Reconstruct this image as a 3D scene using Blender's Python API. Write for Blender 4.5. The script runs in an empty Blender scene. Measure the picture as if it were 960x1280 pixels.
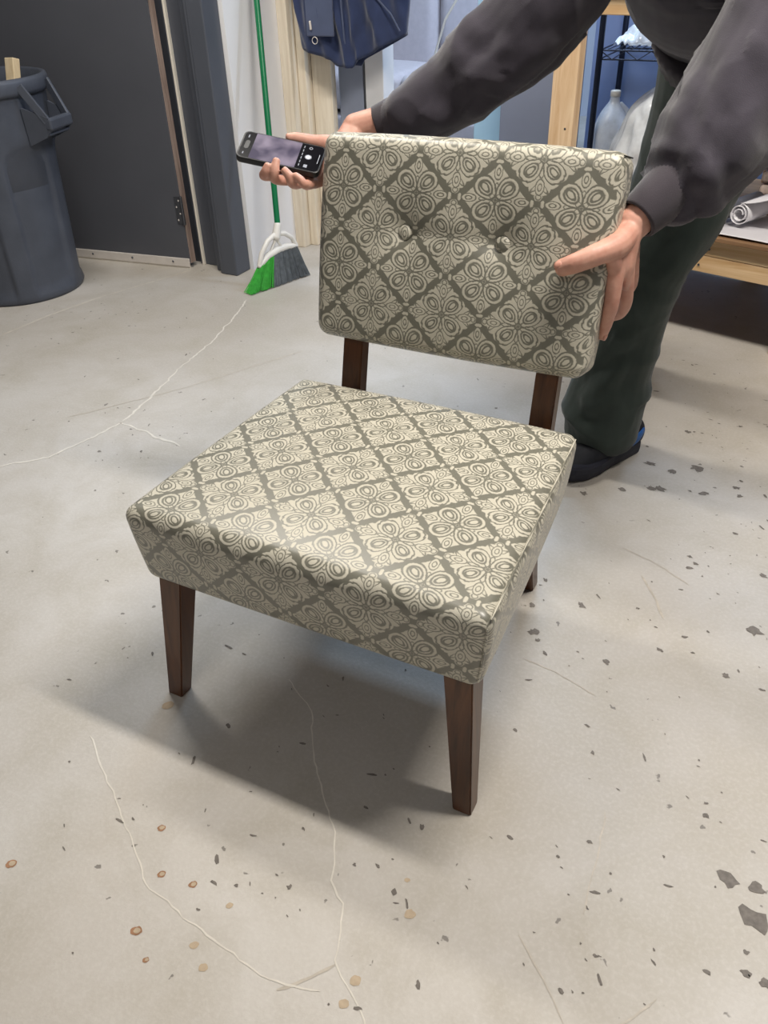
import bpy, bmesh, math, random
import numpy as np
from mathutils import Vector, Matrix, noise

scene = bpy.context.scene
col = scene.collection

# ------------------------------------------------------------------ camera
cam_d = bpy.data.cameras.new('camera')
cam = bpy.data.objects.new('camera', cam_d)
col.objects.link(cam)
cam_d.sensor_fit = 'VERTICAL'
cam_d.sensor_height = 24.0
cam_d.lens = 1018.49 / 1280 * 24.0
cam_d.clip_start = 0.02
_r = Vector((0.8915899, 0.45199149, -0.0277695)).normalized()
_u = Vector((-0.23987133, 0.52339917, 0.8176277)).normalized()
_f = Vector((-0.3840953, 0.72232749, -0.57507721)).normalized()
m = Matrix((_r, _u, -_f)).transposed().to_4x4()
m.translation = Vector((0.57016, -0.75734, 1.16063))
cam.matrix_world = m
scene.camera = cam

# ------------------------------------------------------------------ world, exposure
w = bpy.data.worlds.new('world')
scene.world = w
w.use_nodes = True
w.node_tree.nodes['Background'].inputs[0].default_value = (0.55, 0.68, 1.0, 1)
w.node_tree.nodes['Background'].inputs[1].default_value = 0.25
scene.view_settings.view_transform = 'Standard'
scene.view_settings.look = 'None'
scene.view_settings.gamma = 1.0
scene.view_settings.use_curve_mapping = False
scene.view_settings.exposure = -0.36
CEIL = 2.75
# lamp name, (x, y), rotation, (length, width), watts, colour
LAMPS = [
    ((0.80, 0.62), 0.0, (1.15, 0.13), 94, (1.0, 0.94, 0.86), 'white strip ceiling light above the wooden rack side of the chair'),
    ((-1.25, 1.22), 0.0, (1.15, 0.20), 46, (1.0, 0.95, 0.87), 'white strip ceiling light above the grey rubbish bin side'),
    ((-0.70, 3.70), 0.0, (1.4, 0.35), 140, (0.60, 0.78, 1.0), 'added cool strip light standing in for daylight in the back room'),  # added fixture in place of daylight from an opening at the back
    ((0.30, -1.70), 0.0, (1.3, 0.5), 20, (1.0, 0.95, 0.90), 'white strip ceiling light in front of the chair'),
    ((0.45, 2.95), 0.0, (1.2, 0.20), 46, (0.58, 0.75, 1.0), 'added cool strip light brightening the wire shelving'),  # lamp added to brighten the shelving and edge-light the person
]
LAMP_OBJS = []
for (x, y), rz, (lx, ly), watts, c, lab in LAMPS:
    ld = bpy.data.lights.new('strip_lamp', 'AREA')
    ld.shape = 'RECTANGLE'
    ld.size, ld.size_y = lx, ly
    ld.energy = watts
    ld.color = c
    lo = bpy.data.objects.new('strip_lamp', ld)
    col.objects.link(lo)
    root = bpy.data.objects.new('ceiling_light', None)
    col.objects.link(root)
    root.location = (x, y, CEIL)
    root.rotation_euler = (0, 0, rz)
    root['label'] = lab
    root['category'] = 'ceiling light'
    lo.parent = root
    lo.location = (0, 0, -0.105)
    LAMP_OBJS.append((root, lx, ly))

# ------------------------------------------------------------------ helpers
def rgb(r, g, b):
    f = lambda v: (v / 255 / 12.92) if v / 255 <= 0.04045 else ((v / 255 + 0.055) / 1.055) ** 2.4
    return (f(r), f(g), f(b), 1.0)

def tag(o, label=None, cat=None, group=None, kind=None):
    if label: o['label'] = label
    if cat: o['category'] = cat
    if group: o['group'] = group
    if kind: o['kind'] = kind
    return o

def empty(name, loc=(0, 0, 0), rot=(0, 0, 0)):
    o = bpy.data.objects.new(name, None)
    o.location = loc
    o.rotation_euler = rot
    o.empty_display_size = 0.05
    col.objects.link(o)
    return o

def link(name, me, mat=None, parent=None, smooth=False):
    o = bpy.data.objects.new(name, me)
    col.objects.link(o)
    if mat is not None and not me.materials:
        me.materials.append(mat)
    if parent is not None:
        o.parent = parent
    if smooth:
        me.polygons.foreach_set('use_smooth', [True] * len(me.polygons))
    return o

def mesh(name, verts, faces, mat=None, parent=None, smooth=False, uvs=None):
    me = bpy.data.meshes.new(name)
    me.from_pydata([tuple(map(float, v)) for v in verts], [], [tuple(map(int, f)) for f in faces])
    me.update()
    if uvs is not None:
        ul = me.uv_layers.new(name='UVMap')
        idx = np.empty(len(me.loops), dtype=np.int32)
        me.loops.foreach_get('vertex_index', idx)
        ul.data.foreach_set('uv', np.asarray(uvs, dtype=np.float32)[idx].ravel())
    return link(name, me, mat, parent, smooth)

class MB:
    """collects closed pieces of one part"""
    def __init__(s): s.v = []; s.f = []
    def add(s, v, f):
        k = len(s.v); s.v += [tuple(map(float, p)) for p in v]; s.f += [tuple(i + k for i in q) for q in f]; return s
    def box(s, c, d, M=None, bev=0.0):
        x, y, z = (q / 2 for q in d)
        if bev <= 0:
            v = [Vector((sx * x, sy * y, sz * z)) for sz in (-1, 1) for sy in (-1, 1) for sx in (-1, 1)]
            f = [(0, 2, 3, 1), (4, 5, 7, 6), (0, 1, 5, 4), (2, 6, 7, 3), (0, 4, 6, 2), (1, 3, 7, 5)]
        else:
            bm = bmesh.new(); bmesh.ops.create_cube(bm, size=1.0)
            for q in bm.verts: q.co = Vector((q.co.x * 2 * x, q.co.y * 2 * y, q.co.z * 2 * z))
            bmesh.ops.bevel(bm, geom=bm.edges[:], offset=bev, segments=2, affect='EDGES', profile=0.5)
            bm.verts.index_update()
            v = [q.co.copy() for q in bm.verts]; f = [tuple(q.index for q in fc.verts) for fc in bm.faces]; bm.free()
        if M is not None: v = [M @ q for q in v]
        c = Vector(c)
        return s.add([q + c for q in v], f)
    def bar(s, a, b, wd, th, up=(0, 0, 1), bev=0.0):
        """box from a to b; wd across (perp. to up), th along up"""
        a, b = Vector(a), Vector(b); d = b - a; L = d.length; d.normalize()
        u = Vector(up); sd = d.cross(u)
        if sd.length < 1e-6: sd = d.cross(Vector((0, 1, 0)))
        sd.normalize(); u = sd.cross(d)
        M = Matrix((d, sd, u)).transposed()
        return s.box((a + b) / 2, (L, wd, th), M, bev)
    def tube(s, pts, rad, n=10, cap=True):
        v, f = tube_data(pts, rad, n, cap); return s.add(v, f)
    def lathe(s, prof, n=32, c=(0, 0, 0), M=None):
        v = []; f = []
        for r, z in prof:
            for i in range(n):
                a = 2 * math.pi * i / n; v.append(Vector((r * math.cos(a), r * math.sin(a), z)))
        for j in range(len(prof) - 1):
            for i in range(n):
                k = (i + 1) % n; f.append((j * n + i, j * n + k, (j + 1) * n + k, (j + 1) * n + i))
        if M is not None: v = [M @ q for q in v]
        c = Vector(c)
        return s.add([q + c for q in v], f)
    def build(s, name, mat=None, parent=None, smooth=False):
        return mesh(name, s.v, s.f, mat, parent, smooth)

def catmull(P, sub):
    P = [Vector(q) for q in P]
    if len(P) < 3 or sub <= 1: return P, [i for i in range(len(P))]
    out = []; ts = []
    for i in range(len(P) - 1):
        p0 = P[i - 1] if i else P[0] * 2 - P[1]
        p1, p2 = P[i], P[i + 1]
        p3 = P[i + 2] if i + 2 < len(P) else P[-1] * 2 - P[-2]
        for k in range(sub):
            t = k / sub
            out.append(0.5 * ((2 * p1) + (p2 - p0) * t + (2 * p0 - 5 * p1 + 4 * p2 - p3) * t * t + (3 * p1 - p0 - 3 * p2 + p3) * t ** 3))
            ts.append(i + t)
    out.append(P[-1]); ts.append(len(P) - 1)
    return out, ts

def tube_data(pts, rad, n=12, cap=True, sub=1, ref=None):
    """rad: number, list of numbers, or list of (ra, rb): ra along ref side, rb across"""
    npt = len(pts)
    if not hasattr(rad, '__len__'): rad = [rad] * npt
    R = [(q, q) if not hasattr(q, '__len__') else tuple(q) for q in rad]
    C, ts = catmull(pts, sub)
    RR = []
    for t in ts:
        i = min(int(t), npt - 2); k = t - i; k = k * k * (3 - 2 * k)
        RR.append((R[i][0] * (1 - k) + R[i + 1][0] * k, R[i][1] * (1 - k) + R[i + 1][1] * k))
    T = []
    for i in range(len(C)):
        d = C[min(i + 1, len(C) - 1)] - C[max(i - 1, 0)]
        T.append(d.normalized())
    a = Vector(ref) if ref is not None else (Vector((0, 0, 1)) if abs(T[0].z) < 0.9 else Vector((1, 0, 0)))
    v = []; f = []
    rings = []
    for i, c in enumerate(C):
        if ref is not None: a = Vector(ref)
        a = (a - T[i] * a.dot(T[i])).normalized()
        b = T[i].cross(a)
        rings.append((c, a.copy(), b, RR[i], T[i]))
    seq = []
    if cap:
        c, a_, b_, r, t = rings[0]
        for k in (0.25, 0.6, 0.87):
            q = math.sqrt(1 - (1 - k) ** 2) if False else math.sin(math.acos(1 - k))
            seq.append((c - t * max(r) * (1 - k) * 0.9, a_, b_, (r[0] * q, r[1] * q)))
    for c, a_, b_, r, t in rings: seq.append((c, a_, b_, r))
    if cap:
        c, a_, b_, r, t = rings[-1]
        for k in (0.87, 0.6, 0.25):
            q = math.sin(math.acos(1 - k))
            seq.append((c + t * max(r) * (1 - k) * 0.9, a_, b_, (r[0] * q, r[1] * q)))
    for c, a_, b_, r in seq:
        for k in range(n):
            an = 2 * math.pi * k / n
            v.append(c + a_ * (r[0] * math.cos(an)) + b_ * (r[1] * math.sin(an)))
    m_ = len(seq)
    for j in range(m_ - 1):
        for k in range(n):
            l = (k + 1) % n
            f.append((j * n + k, j * n + l, (j + 1) * n + l, (j + 1) * n + k))
    if cap:
        f.append(tuple(reversed(range(n)))); f.append(tuple(range((m_ - 1) * n, m_ * n)))
    return v, f

def voxel_union(name, pieces, voxel, smooth_iter=3, disp=None):
    """one continuous skin over overlapping closed pieces -> new mesh"""
    mb = MB()
    for v, f in pieces: mb.add(v, f)
    me = bpy.data.meshes.new(name + '_raw')
    me.from_pydata(mb.v, [], mb.f); me.update()
    bm = bmesh.new(); bm.from_mesh(me); bmesh.ops.recalc_face_normals(bm, faces=bm.faces[:]); bm.to_mesh(me); bm.free()
    o = bpy.data.objects.new(name + '_raw', me); col.objects.link(o)
    md = o.modifiers.new('r', 'REMESH'); md.mode = 'VOXEL'; md.voxel_size = voxel
    if smooth_iter:
        sm = o.modifiers.new('s', 'SMOOTH'); sm.factor = 0.5; sm.iterations = smooth_iter
    dg = bpy.context.evaluated_depsgraph_get()
    out = bpy.data.meshes.new_from_object(o.evaluated_get(dg))
    bpy.data.objects.remove(o); bpy.data.meshes.remove(me)
    out.name = name
    if disp is not None:
        n = len(out.vertices)
        co = np.empty(n * 3, np.float32); no = np.empty(n * 3, np.float32)
        out.vertices.foreach_get('co', co); out.vertex_normals.foreach_get('vector', no)
        co = co.reshape(-1, 3); no = no.reshape(-1, 3)
        d = np.array([disp(Vector(c)) for c in co], np.float32)
        co = co + no * d[:, None]
        out.vertices.foreach_set('co', co.ravel()); out.update()
    out.polygons.foreach_set('use_smooth', [True] * len(out.polygons))
    return out

# ------------------------------------------------------------------ node maths
class S:
    nt = None
    def __init__(s, k): s.k = k
    @staticmethod
    def op(o, a, b=None, c=None, clamp=False):
        n = S.nt.nodes.new('ShaderNodeMath'); n.operation = o; n.use_clamp = clamp
        for i, q in enumerate((a, b, c)):
            if q is None: continue
            if isinstance(q, S): S.nt.links.new(q.k, n.inputs[i])
            else: n.inputs[i].default_value = float(q)
        return S(n.outputs[0])
    def __add__(a, b): return S.op('ADD', a, b)
    __radd__ = __add__
    def __sub__(a, b): return S.op('SUBTRACT', a, b)
    def __rsub__(a, b): return S.op('SUBTRACT', b, a)
    def __mul__(a, b): return S.op('MULTIPLY', a, b)
    __rmul__ = __mul__
    def __truediv__(a, b): return S.op('DIVIDE', a, b)
    def abs(a): return S.op('ABSOLUTE', a)
    def frac(a): return S.op('FRACT', a)
    def sqrt(a): return S.op('SQRT', a)
    def sin(a): return S.op('SINE', a)
    def sat(a): return S.op('ADD', a, 0.0, clamp=True)
def smin(a, b): return S.op('MINIMUM', a, b)
def smax(a, b): return S.op('MAXIMUM', a, b)
def below(x, t, wd): return S.op('MULTIPLY_ADD', x, -1.0 / wd, (t / wd + 0.5), clamp=True)
def band(x, lo, hi, wd): return smin(below(x, hi, wd), 1.0 - below(x, lo, wd))
def ell(x, y, cx, a, b):
    p = (x - cx) * (1.0 / a); q = y * (1.0 / b)
    return (p * p + q * q).sqrt()

def new_mat(name):
    mt = bpy.data.materials.new(name); mt.use_nodes = True
    nt = mt.node_tree; S.nt = nt
    return mt, nt, nt.nodes['Principled BSDF']

def N(nt, t, **kw):
    n = nt.nodes.new(t)
    for k, v in kw.items(): setattr(n, k, v)
    return n

def coords(nt, kind='Object', scale=(1, 1, 1)):
    tc = N(nt, 'ShaderNodeTexCoord'); mp = N(nt, 'ShaderNodeMapping')
    mp.inputs['Scale'].default_value = scale
    nt.links.new(tc.outputs[kind], mp.inputs[0])
    return mp.outputs[0]

def mixc(nt, fac, a, b):
    n = N(nt, 'ShaderNodeMix', data_type='RGBA')
    for sock, q in ((n.inputs[0], fac), (n.inputs[6], a), (n.inputs[7], b)):
        if isinstance(q, S): nt.links.new(q.k, sock)
        elif hasattr(q, 'is_linked'): nt.links.new(q, sock)
        else: sock.default_value = q
    return n.outputs[2]

def noise_tex(nt, vec, scale, detail=4, rough=0.55, dist=0.0):
    n = N(nt, 'ShaderNodeTexNoise'); n.inputs['Scale'].default_value = scale
    n.inputs['Detail'].default_value = detail; n.inputs['Roughness'].default_value = rough
    n.inputs['Distortion'].default_value = dist
    nt.links.new(vec, n.inputs['Vector']); return S(n.outputs['Fac'])

def simple(name, color, rough=0.6, vary=0.12, scale=12.0, bump=0.0, bscale=80.0, spec=0.4, metal=0.0, stretch=(1, 1, 1), sheen=0.0, kind='Object'):
    """plain surface with slight procedural variation and relief"""
    mt, nt, b = new_mat(name)
    vec = coords(nt, kind, stretch)
    n = noise_tex(nt, vec, scale)
    dark = tuple(c * (1 - vary) for c in color[:3]) + (1,)
    lite = tuple(min(1, c * (1 + vary)) for c in color[:3]) + (1,)
    f = ((n - 0.5) * 2.2 + 0.5).sat()
    nt.links.new(mixc(nt, f, dark, lite), b.inputs['Base Color'])
    b.inputs['Roughness'].default_value = rough
    b.inputs['Metallic'].default_value = metal
    b.inputs['Specular IOR Level'].default_value = spec
    if sheen: b.inputs['Sheen Weight'].default_value = sheen; b.inputs['Sheen Roughness'].default_value = 0.5
    if bump:
        n2 = noise_tex(nt, vec, bscale, 3)
        bp = N(nt, 'ShaderNodeBump'); bp.inputs['Strength'].default_value = bump; bp.inputs['Distance'].default_value = 0.002
        nt.links.new(n2.k, bp.inputs['Height']); nt.links.new(bp.outputs[0], b.inputs['Normal'])
    return mt

def wood_mat(name, light, dark, rough=0.5, axis=2, scale=9.0, spec=0.4, knots=True):
    mt, nt, b = new_mat(name)
    st = [14, 14, 14]; st[axis] = 0.9
    vec = coords(nt, 'Object', tuple(st))
    n = noise_tex(nt, vec, scale * 0.35, 5, 0.6, 0.8)
    n2 = noise_tex(nt, coords(nt, 'Object'), 3.0, 3)
    f = ((n - 0.5) * 2.5 + 0.45 + (n2 - 0.5) * 0.8).sat()
    nt.links.new(mixc(nt, f, light, dark), b.inputs['Base Color'])
    b.inputs['Roughness'].default_value = rough
    b.inputs['Specular IOR Level'].default_value = spec
    bp = N(nt, 'ShaderNodeBump'); bp.inputs['Strength'].default_value = 0.15; bp.inputs['Distance'].default_value = 0.001
    nt.links.new(n.k, bp.inputs['Height']); nt.links.new(bp.outputs[0], b.inputs['Normal'])
    return mt

def damask_mat(name):
    """woven jacquard: two alternating medallions on a diamond lattice, from UV metres"""
    mt, nt, b = new_mat(name)
    tc = N(nt, 'ShaderNodeTexCoord')
    wob = N(nt, 'ShaderNodeTexNoise'); wob.inputs['Scale'].default_value = 260.0; wob.inputs['Detail'].default_value = 1.0
    nt.links.new(tc.outputs['UV'], wob.inputs['Vector'])
    sx = N(nt, 'ShaderNodeSeparateXYZ'); nt.links.new(tc.outputs['UV'], sx.inputs[0])
    wc = N(nt, 'ShaderNodeSeparateColor'); nt.links.new(wob.outputs['Color'], wc.inputs[0])
    x = S(sx.outputs[0]) * (1 / 0.148) + (S(wc.outputs[0]) - 0.5) * 0.016
    y = S(sx.outputs[1]) * (1 / 0.136) + (S(wc.outputs[1]) - 0.5) * 0.016
    a = ((x + 0.5).frac() - 0.5).abs()
    c = ((y + 0.5).frac() - 0.5).abs()
    isB = S.op('GREATER_THAN', a + c, 0.5)
    def pick(q):   # q in medallion A, 0.5 - q in medallion B
        return q + isB * (0.5 - 2.0 * q)
    u = pick(a) * 1.94; v = pick(c) * 1.94
    p = smax(u, v); q = smin(u, v)
    s = (u + v) * 0.70711; t = (u - v) * 0.70711
    W = 0.035
    rad = (u * u + v * v).sqrt(); at = t.abs()
    # --- medallion A: large pointed, scalloped
    tw = t / (0.72 + 0.85 * s)
    e = ell(s, tw, 0.345, 0.242, 0.175)
    fl = ell(p, q, 0.60, 0.165, 0.092)
    scal = ((u - v) * 9.5 + 0.35).sin().abs() * 0.075
    bodyA = smax(below(u + v - scal, 0.865, W), below(ell(p, q, 0.83, 0.10, 0.105), 1.0, 0.3))
    ln = smax(band(e, 0.60, 0.80, 0.10), band(ell(s, tw, 0.37, 0.115, 0.058), 0.78, 1.3, 0.2))
    rim = e - (t * 26.0).sin().abs() * 0.10
    ln = smax(ln, band(rim, 1.02, 1.18, 0.08) * (1.0 - below(fl, 1.0, 0.1)))
    ln = smax(ln, band(fl, 0.95, 1.15, 0.14))
    ln = smax(ln, band(fl, 0.38, 0.56, 0.14))
    ln = smax(ln, band(ell(p, q, 0.29, 0.12, 0.05), 0.75, 1.1, 0.25))
    ln = smax(ln, band(ell(p, q, 0.82, 0.055, 0.06), 0.8, 1.2, 0.3) * (1.0 - below(p, 0.77, 0.03)))
    c1 = ell(p - q * 0.9, q, 0.53, 0.07, 0.20)
    ln = smax(ln, band(c1, 0.85, 1.12, 0.2) * (1.0 - below(q, 0.075, 0.02)) * (1.0 - below(e, 1.15, 0.05)))
    ln = smax(ln, below(at, 0.012, 0.016) * below(rad, 0.17, 0.02))
    ln = smax(ln, below(q, 0.012, 0.016) * below(rad, 0.14, 0.02))
    mA = bodyA * (1.0 - ln)
    # --- medallion B: rounder with four fleur tips
    tb = t / (0.74 + 0.75 * s)
    e2 = ell(s, tb, 0.352, 0.268, 0.205)
    f2 = ell(p, q, 0.625, 0.165, 0.088)
    tip = smax(below(ell(p, q - 0.05 - (p - 0.84) * 0.5, 0.865, 0.055, 0.05), 1.0, 0.3), below(ell(p, q, 0.80, 0.13, 0.03), 1.0, 0.3))
    bodyB = smax(smax(below(e2, 1.04, 0.08), below(f2, 1.0, 0.14)), smax(tip, below(u + v, 0.79, 0.03)))
    bodyB = smax(bodyB, below(ell(p, q - 0.085 - (0.56 - p) * 0.35, 0.58, 0.13, 0.05), 1.0, 0.2))
    l2 = smax(band(e2, 0.58, 0.78, 0.10), band(ell(s, tb, 0.38, 0.125, 0.066), 0.78, 1.3, 0.2))
    l2 = smax(l2, band(e2, 1.01, 1.18, 0.08) * (1.0 - below(f2, 1.0, 0.1)))
    l2 = smax(l2, band(f2, 0.95, 1.16, 0.14))
    l2 = smax(l2, band(f2, 0.36, 0.58, 0.14))
    l2 = smax(l2, band(ell(p, q, 0.30, 0.08, 0.042), 0.8, 1.15, 0.25))
    l2 = smax(l2, band(ell(s, t, 0.10, 0.085, 0.05), 0.85, 1.2, 0.2) * below(rad, 0.24, 0.02))
    mB = bodyB * (1.0 - l2)
    mask = mA + isB * (mB - mA)
    # the ground channel of the diamond lattice always runs through
    edge = u + v - ((u - v) * 13.0).sin().abs() * 0.03
    mask = mask * below(edge, 0.915, 0.03) * below(p, 0.89, 0.03)
    weave = noise_tex(nt, tc.outputs['UV'], 1500.0, 1)
    cream = mixc(nt, weave, (0.46, 0.435, 0.355, 1), (0.62, 0.585, 0.485, 1))
    ground = mixc(nt, weave, (0.128, 0.124, 0.095, 1), (0.188, 0.183, 0.144, 1))
    nt.links.new(mixc(nt, mask, ground, cream), b.inputs['Base Color'])
    # satin ground, duller raised yarn
    nt.links.new((0.48 + mask * 0.10).k, b.inputs['Roughness'])
    nt.links.new((0.3 - mask * 0.15).k, b.inputs['Specular IOR Level'])
    b.inputs['Sheen Weight'].default_value = 0.08
    b.inputs['Sheen Roughness'].default_value = 0.45
    nt.links.new((0.95 - mask * 0.45).k, b.inputs['Coat Weight'])
    b.inputs['Coat Roughness'].default_value = 0.34
    b.inputs['Coat IOR'].default_value = 1.52
    b.inputs['Sheen Tint'].default_value = (1, 0.96, 0.85, 1)
    bp = N(nt, 'ShaderNodeBump'); bp.inputs['Strength'].default_value = 0.35; bp.inputs['Distance'].default_value = 0.0008
    nt.links.new((mask + weave * 0.6).k, bp.inputs['Height']); nt.links.new(bp.outputs[0], b.inputs['Normal'])
    return mt

def floor_mat():
    mt, nt, b = new_mat('painted_concrete')
    vec = coords(nt)
    big = noise_tex(nt, vec, 0.9, 4, 0.55)
    mid = noise_tex(nt, vec, 5.0, 6, 0.65, 0.4)
    fine = noise_tex(nt, vec, 140.0, 3, 0.6)
    base = mixc(nt, ((big - 0.5) * 2.4 + 0.5).sat(), (0.385, 0.35, 0.305, 1), (0.54, 0.515, 0.48, 1))
    base = mixc(nt, ((mid - 0.5) * 3.0 + 0.3).sat() * 0.75, base, (0.37, 0.335, 0.275, 1))
    base = mixc(nt, (fine - 0.45).sat() * 0.7, base, (0.66, 0.64, 0.60, 1))
    # worn specks where the paint is gone: sparse, clustered
    vo = N(nt, 'ShaderNodeTexVoronoi'); vo.inputs['Scale'].default_value = 38.0
    wv = N(nt, 'ShaderNodeVectorMath', operation='ADD')
    nz = N(nt, 'ShaderNodeTexNoise'); nz.inputs['Scale'].default_value = 60.0; nt.links.new(vec, nz.inputs['Vector'])
    sc_ = N(nt, 'ShaderNodeVectorMath', operation='SCALE'); sc_.inputs['Scale'].default_value = 0.03
    nt.links.new(nz.outputs['Color'], sc_.inputs[0]); nt.links.new(vec, wv.inputs[0]); nt.links.new(sc_.outputs[0], wv.inputs[1])
    nt.links.new(wv.outputs[0], vo.inputs['Vector'])
    cs = N(nt, 'ShaderNodeSeparateColor'); nt.links.new(vo.outputs['Color'], cs.inputs[0])
    clus = noise_tex(nt, vec, 2.3, 3)
    speck = below(S(vo.outputs['Distance']), 0.16, 0.06) * S.op('GREATER_THAN', S(cs.outputs[0]) + (clus - 0.5) * 1.6, 0.93)
    base = mixc(nt, speck * 0.8, base, (0.13, 0.115, 0.10, 1))
    nt.links.new(base, b.inputs['Base Color'])
    nt.links.new((0.40 + mid * 0.22).k, b.inputs['Roughness'])
    b.inputs['Specular IOR Level'].default_value = 0.45
    bp = N(nt, 'ShaderNodeBump'); bp.inputs['Strength'].default_value = 0.25; bp.inputs['Distance'].default_value = 0.002
    nt.links.new((fine + mid * 0.8).k, bp.inputs['Height']); nt.links.new(bp.outputs[0], b.inputs['Normal'])
    return mt

def film_mat(name, tint=(0.85, 0.93, 1.0, 1), alpha=0.45, rough=0.15):
    mt, nt, b = new_mat(name)
    vec = coords(nt)
    n = noise_tex(nt, vec, 14.0, 4)
    b.inputs['Base Color'].default_value = tint
    b.inputs['Roughness'].default_value = rough
    b.inputs['Specular IOR Level'].default_value = 0.7
    nt.links.new(((n - 0.5) * 0.8 + alpha).sat().k, b.inputs['Alpha'])
    return mt

M = {}
M['fabric'] = damask_mat('damask_fabric')
M['leg_wood'] = wood_mat('dark_walnut', (0.125, 0.048, 0.018, 1), (0.045, 0.017, 0.008, 1), 0.30, spec=0.5)
M['dust'] = simple('black_dust_cloth', (0.02, 0.02, 0.02, 1), 0.9)
M['floor'] = floor_mat()
M['drab_wall'] = simple('drab_wall_paint', rgb(128, 128, 132), 0.7, 0.05, 2.0, 0.05, 60)
M['white_wall'] = simple('white_paint', rgb(240, 240, 242), 0.5, 0.03, 3.0, 0.08, 60)
M['shade_board_grey'] = simple('wall_shade_board_grey', rgb(150, 158, 178), 0.6, 0.05, 2.0, 0.06, 60)  # bluish shade of the white wall_stub put into the colour; plaster_board's own grey
M['back_wall'] = simple('back_wall_paint', rgb(176, 180, 192), 0.7, 0.05, 1.5, 0.05, 50)
M['ceiling'] = simple('ceiling_paint', rgb(130, 130, 132), 0.8, 0.03, 2.0)
M['door'] = simple('charcoal_paint', rgb(84, 86, 93), 0.42, 0.05, 4.0, 0.06, 300, spec=0.35)
M['frame'] = simple('dark_frame_paint', rgb(84, 88, 97), 0.36, 0.06, 5.0, 0.05, 200)
M['alu'] = simple('aluminium_strip', rgb(222, 216, 210), 0.4, 0.06, 20, 0.1, 200, metal=0.2)
M['steel'] = simple('hinge_steel', rgb(95, 97, 103), 0.35, 0.08, 40, metal=0.8)
M['weather'] = simple('weatherstrip_vinyl', rgb(226, 220, 208), 0.5, 0.03)
M['door_edge'] = wood_mat('door_edge_wood', rgb(186, 166, 156), rgb(110, 92, 86), 0.4)
M['can'] = simple('grey_bin_plastic', rgb(74, 79, 90), 0.45, 0.16, 9, 0.25, 120)
M['pine'] = wood_mat('pine_stud', rgb(236, 208, 172), rgb(206, 168, 126), 0.55)
M['pine_x'] = wood_mat('pine_board', rgb(228, 200, 160), rgb(196, 158, 112), 0.55, axis=0)
M['pale_pine'] = wood_mat('pale_pine', rgb(236, 226, 208), rgb(212, 198, 176), 0.55)
M['ply'] = wood_mat('plywood_edge', rgb(150, 116, 84), rgb(104, 78, 56), 0.6, axis=0)
M['offcut'] = wood_mat('offcut_wood', rgb(236, 220, 188), rgb(214, 190, 150), 0.5)
M['green_metal'] = simple('green_handle', rgb(22, 112, 70), 0.3, 0.05)
M['white_plastic'] = simple('white_plastic', rgb(224, 222, 216), 0.4, 0.04)
M['bristle_green'] = simple('green_bristle', rgb(58, 168, 60), 0.45, 0.25, 60)
M['bristle_grey'] = simple('grey_bristle', rgb(104, 112, 120), 0.5, 0.25, 60)
M['jacket'] = simple('navy_cloth', rgb(40, 52, 86), 0.9, 0.15, 14, 0.3, 400, sheen=0.3)
M['jacket_lining'] = simple('slate_cloth', rgb(72, 82, 110), 0.75, 0.12, 14, 0.3, 400, sheen=0.3)
M['sofa'] = simple('grey_upholstery', rgb(172, 164, 168), 0.85, 0.06, 30, 0.3, 500, sheen=0.2)
M['blue_board'] = simple('pale_blue_board', rgb(206, 238, 250), 0.5, 0.03, 2)
M['grey_board'] = simple('grey_blue_board', rgb(140, 146, 164), 0.6, 0.06, 3)
M['wire'] = simple('dark_wire', rgb(38, 44, 60), 0.35, 0.05, metal=0.6)
M['bin_blue'] = simple('blue_grey_panel', rgb(142, 162, 206), 0.55, 0.07, 3)
M['jug'] = film_mat('cloudy_jug', (0.82, 0.88, 0.96, 1), 0.62, 0.3)
M['film'] = film_mat('clear_film', (0.92, 0.96, 1.0, 1), 0.58, 0.12)
M['pail'] = simple('pale_pail', rgb(214, 228, 244), 0.4, 0.03)
M['skin'] = None
M['sweat'] = simple('charcoal_sweatshirt', rgb(62, 58, 67), 0.9, 0.16, 22, 0.35, 700, spec=0.2, sheen=0.35)
M['rib'] = simple('ribbed_cuff', rgb(62, 57, 63), 0.9, 0.10, 22, 0.35, 700, spec=0.2, sheen=0.3)
M['trouser'] = simple('dark_green_trouser', rgb(56, 65, 61), 0.8, 0.14, 16, 0.25, 600, spec=0.25, sheen=0.15)
M['shoe'] = simple('black_mesh', rgb(24, 26, 34), 0.7, 0.2, 60, 0.3, 500)
M['shoe_blue'] = simple('blue_shoe_panel', rgb(34, 92, 160), 0.5, 0.15, 60, 0.2, 500)
M['sole'] = simple('dark_sole', rgb(36, 38, 50), 0.6, 0.12, 40)
M['hair'] = simple('brown_hair', rgb(62, 44, 32), 0.5, 0.3, 60, 0.4, 300)
M['phone'] = simple('black_phone_case', rgb(16, 17, 20), 0.4, 0.08)
M['nail'] = simple('fingernail', rgb(196, 142, 124), 0.35, 0.04)

def skin_mat():
    mt, nt, b = new_mat('skin')
    vec = coords(nt)
    n = noise_tex(nt, vec, 38.0, 4); n2 = noise_tex(nt, vec, 420.0, 2)
    f = ((n - 0.5) * 2.0 + 0.5).sat()
    nt.links.new(mixc(nt, f, rgb(186, 132, 114), rgb(210, 163, 144)), b.inputs['Base Color'])
    b.inputs['Roughness'].default_value = 0.5
    b.inputs['Subsurface Weight'].default_value = 0.12
    b.inputs['Subsurface Radius'].default_value = (0.012, 0.005, 0.003)
    b.inputs['Subsurface Scale'].default_value = 0.3
    bp = N(nt, 'ShaderNodeBump'); bp.inputs['Strength'].default_value = 0.15; bp.inputs['Distance'].default_value = 0.001
    nt.links.new(n2.k, bp.inputs['Height']); nt.links.new(bp.outputs[0], b.inputs['Normal'])
    return mt
M['skin'] = skin_mat()

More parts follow.
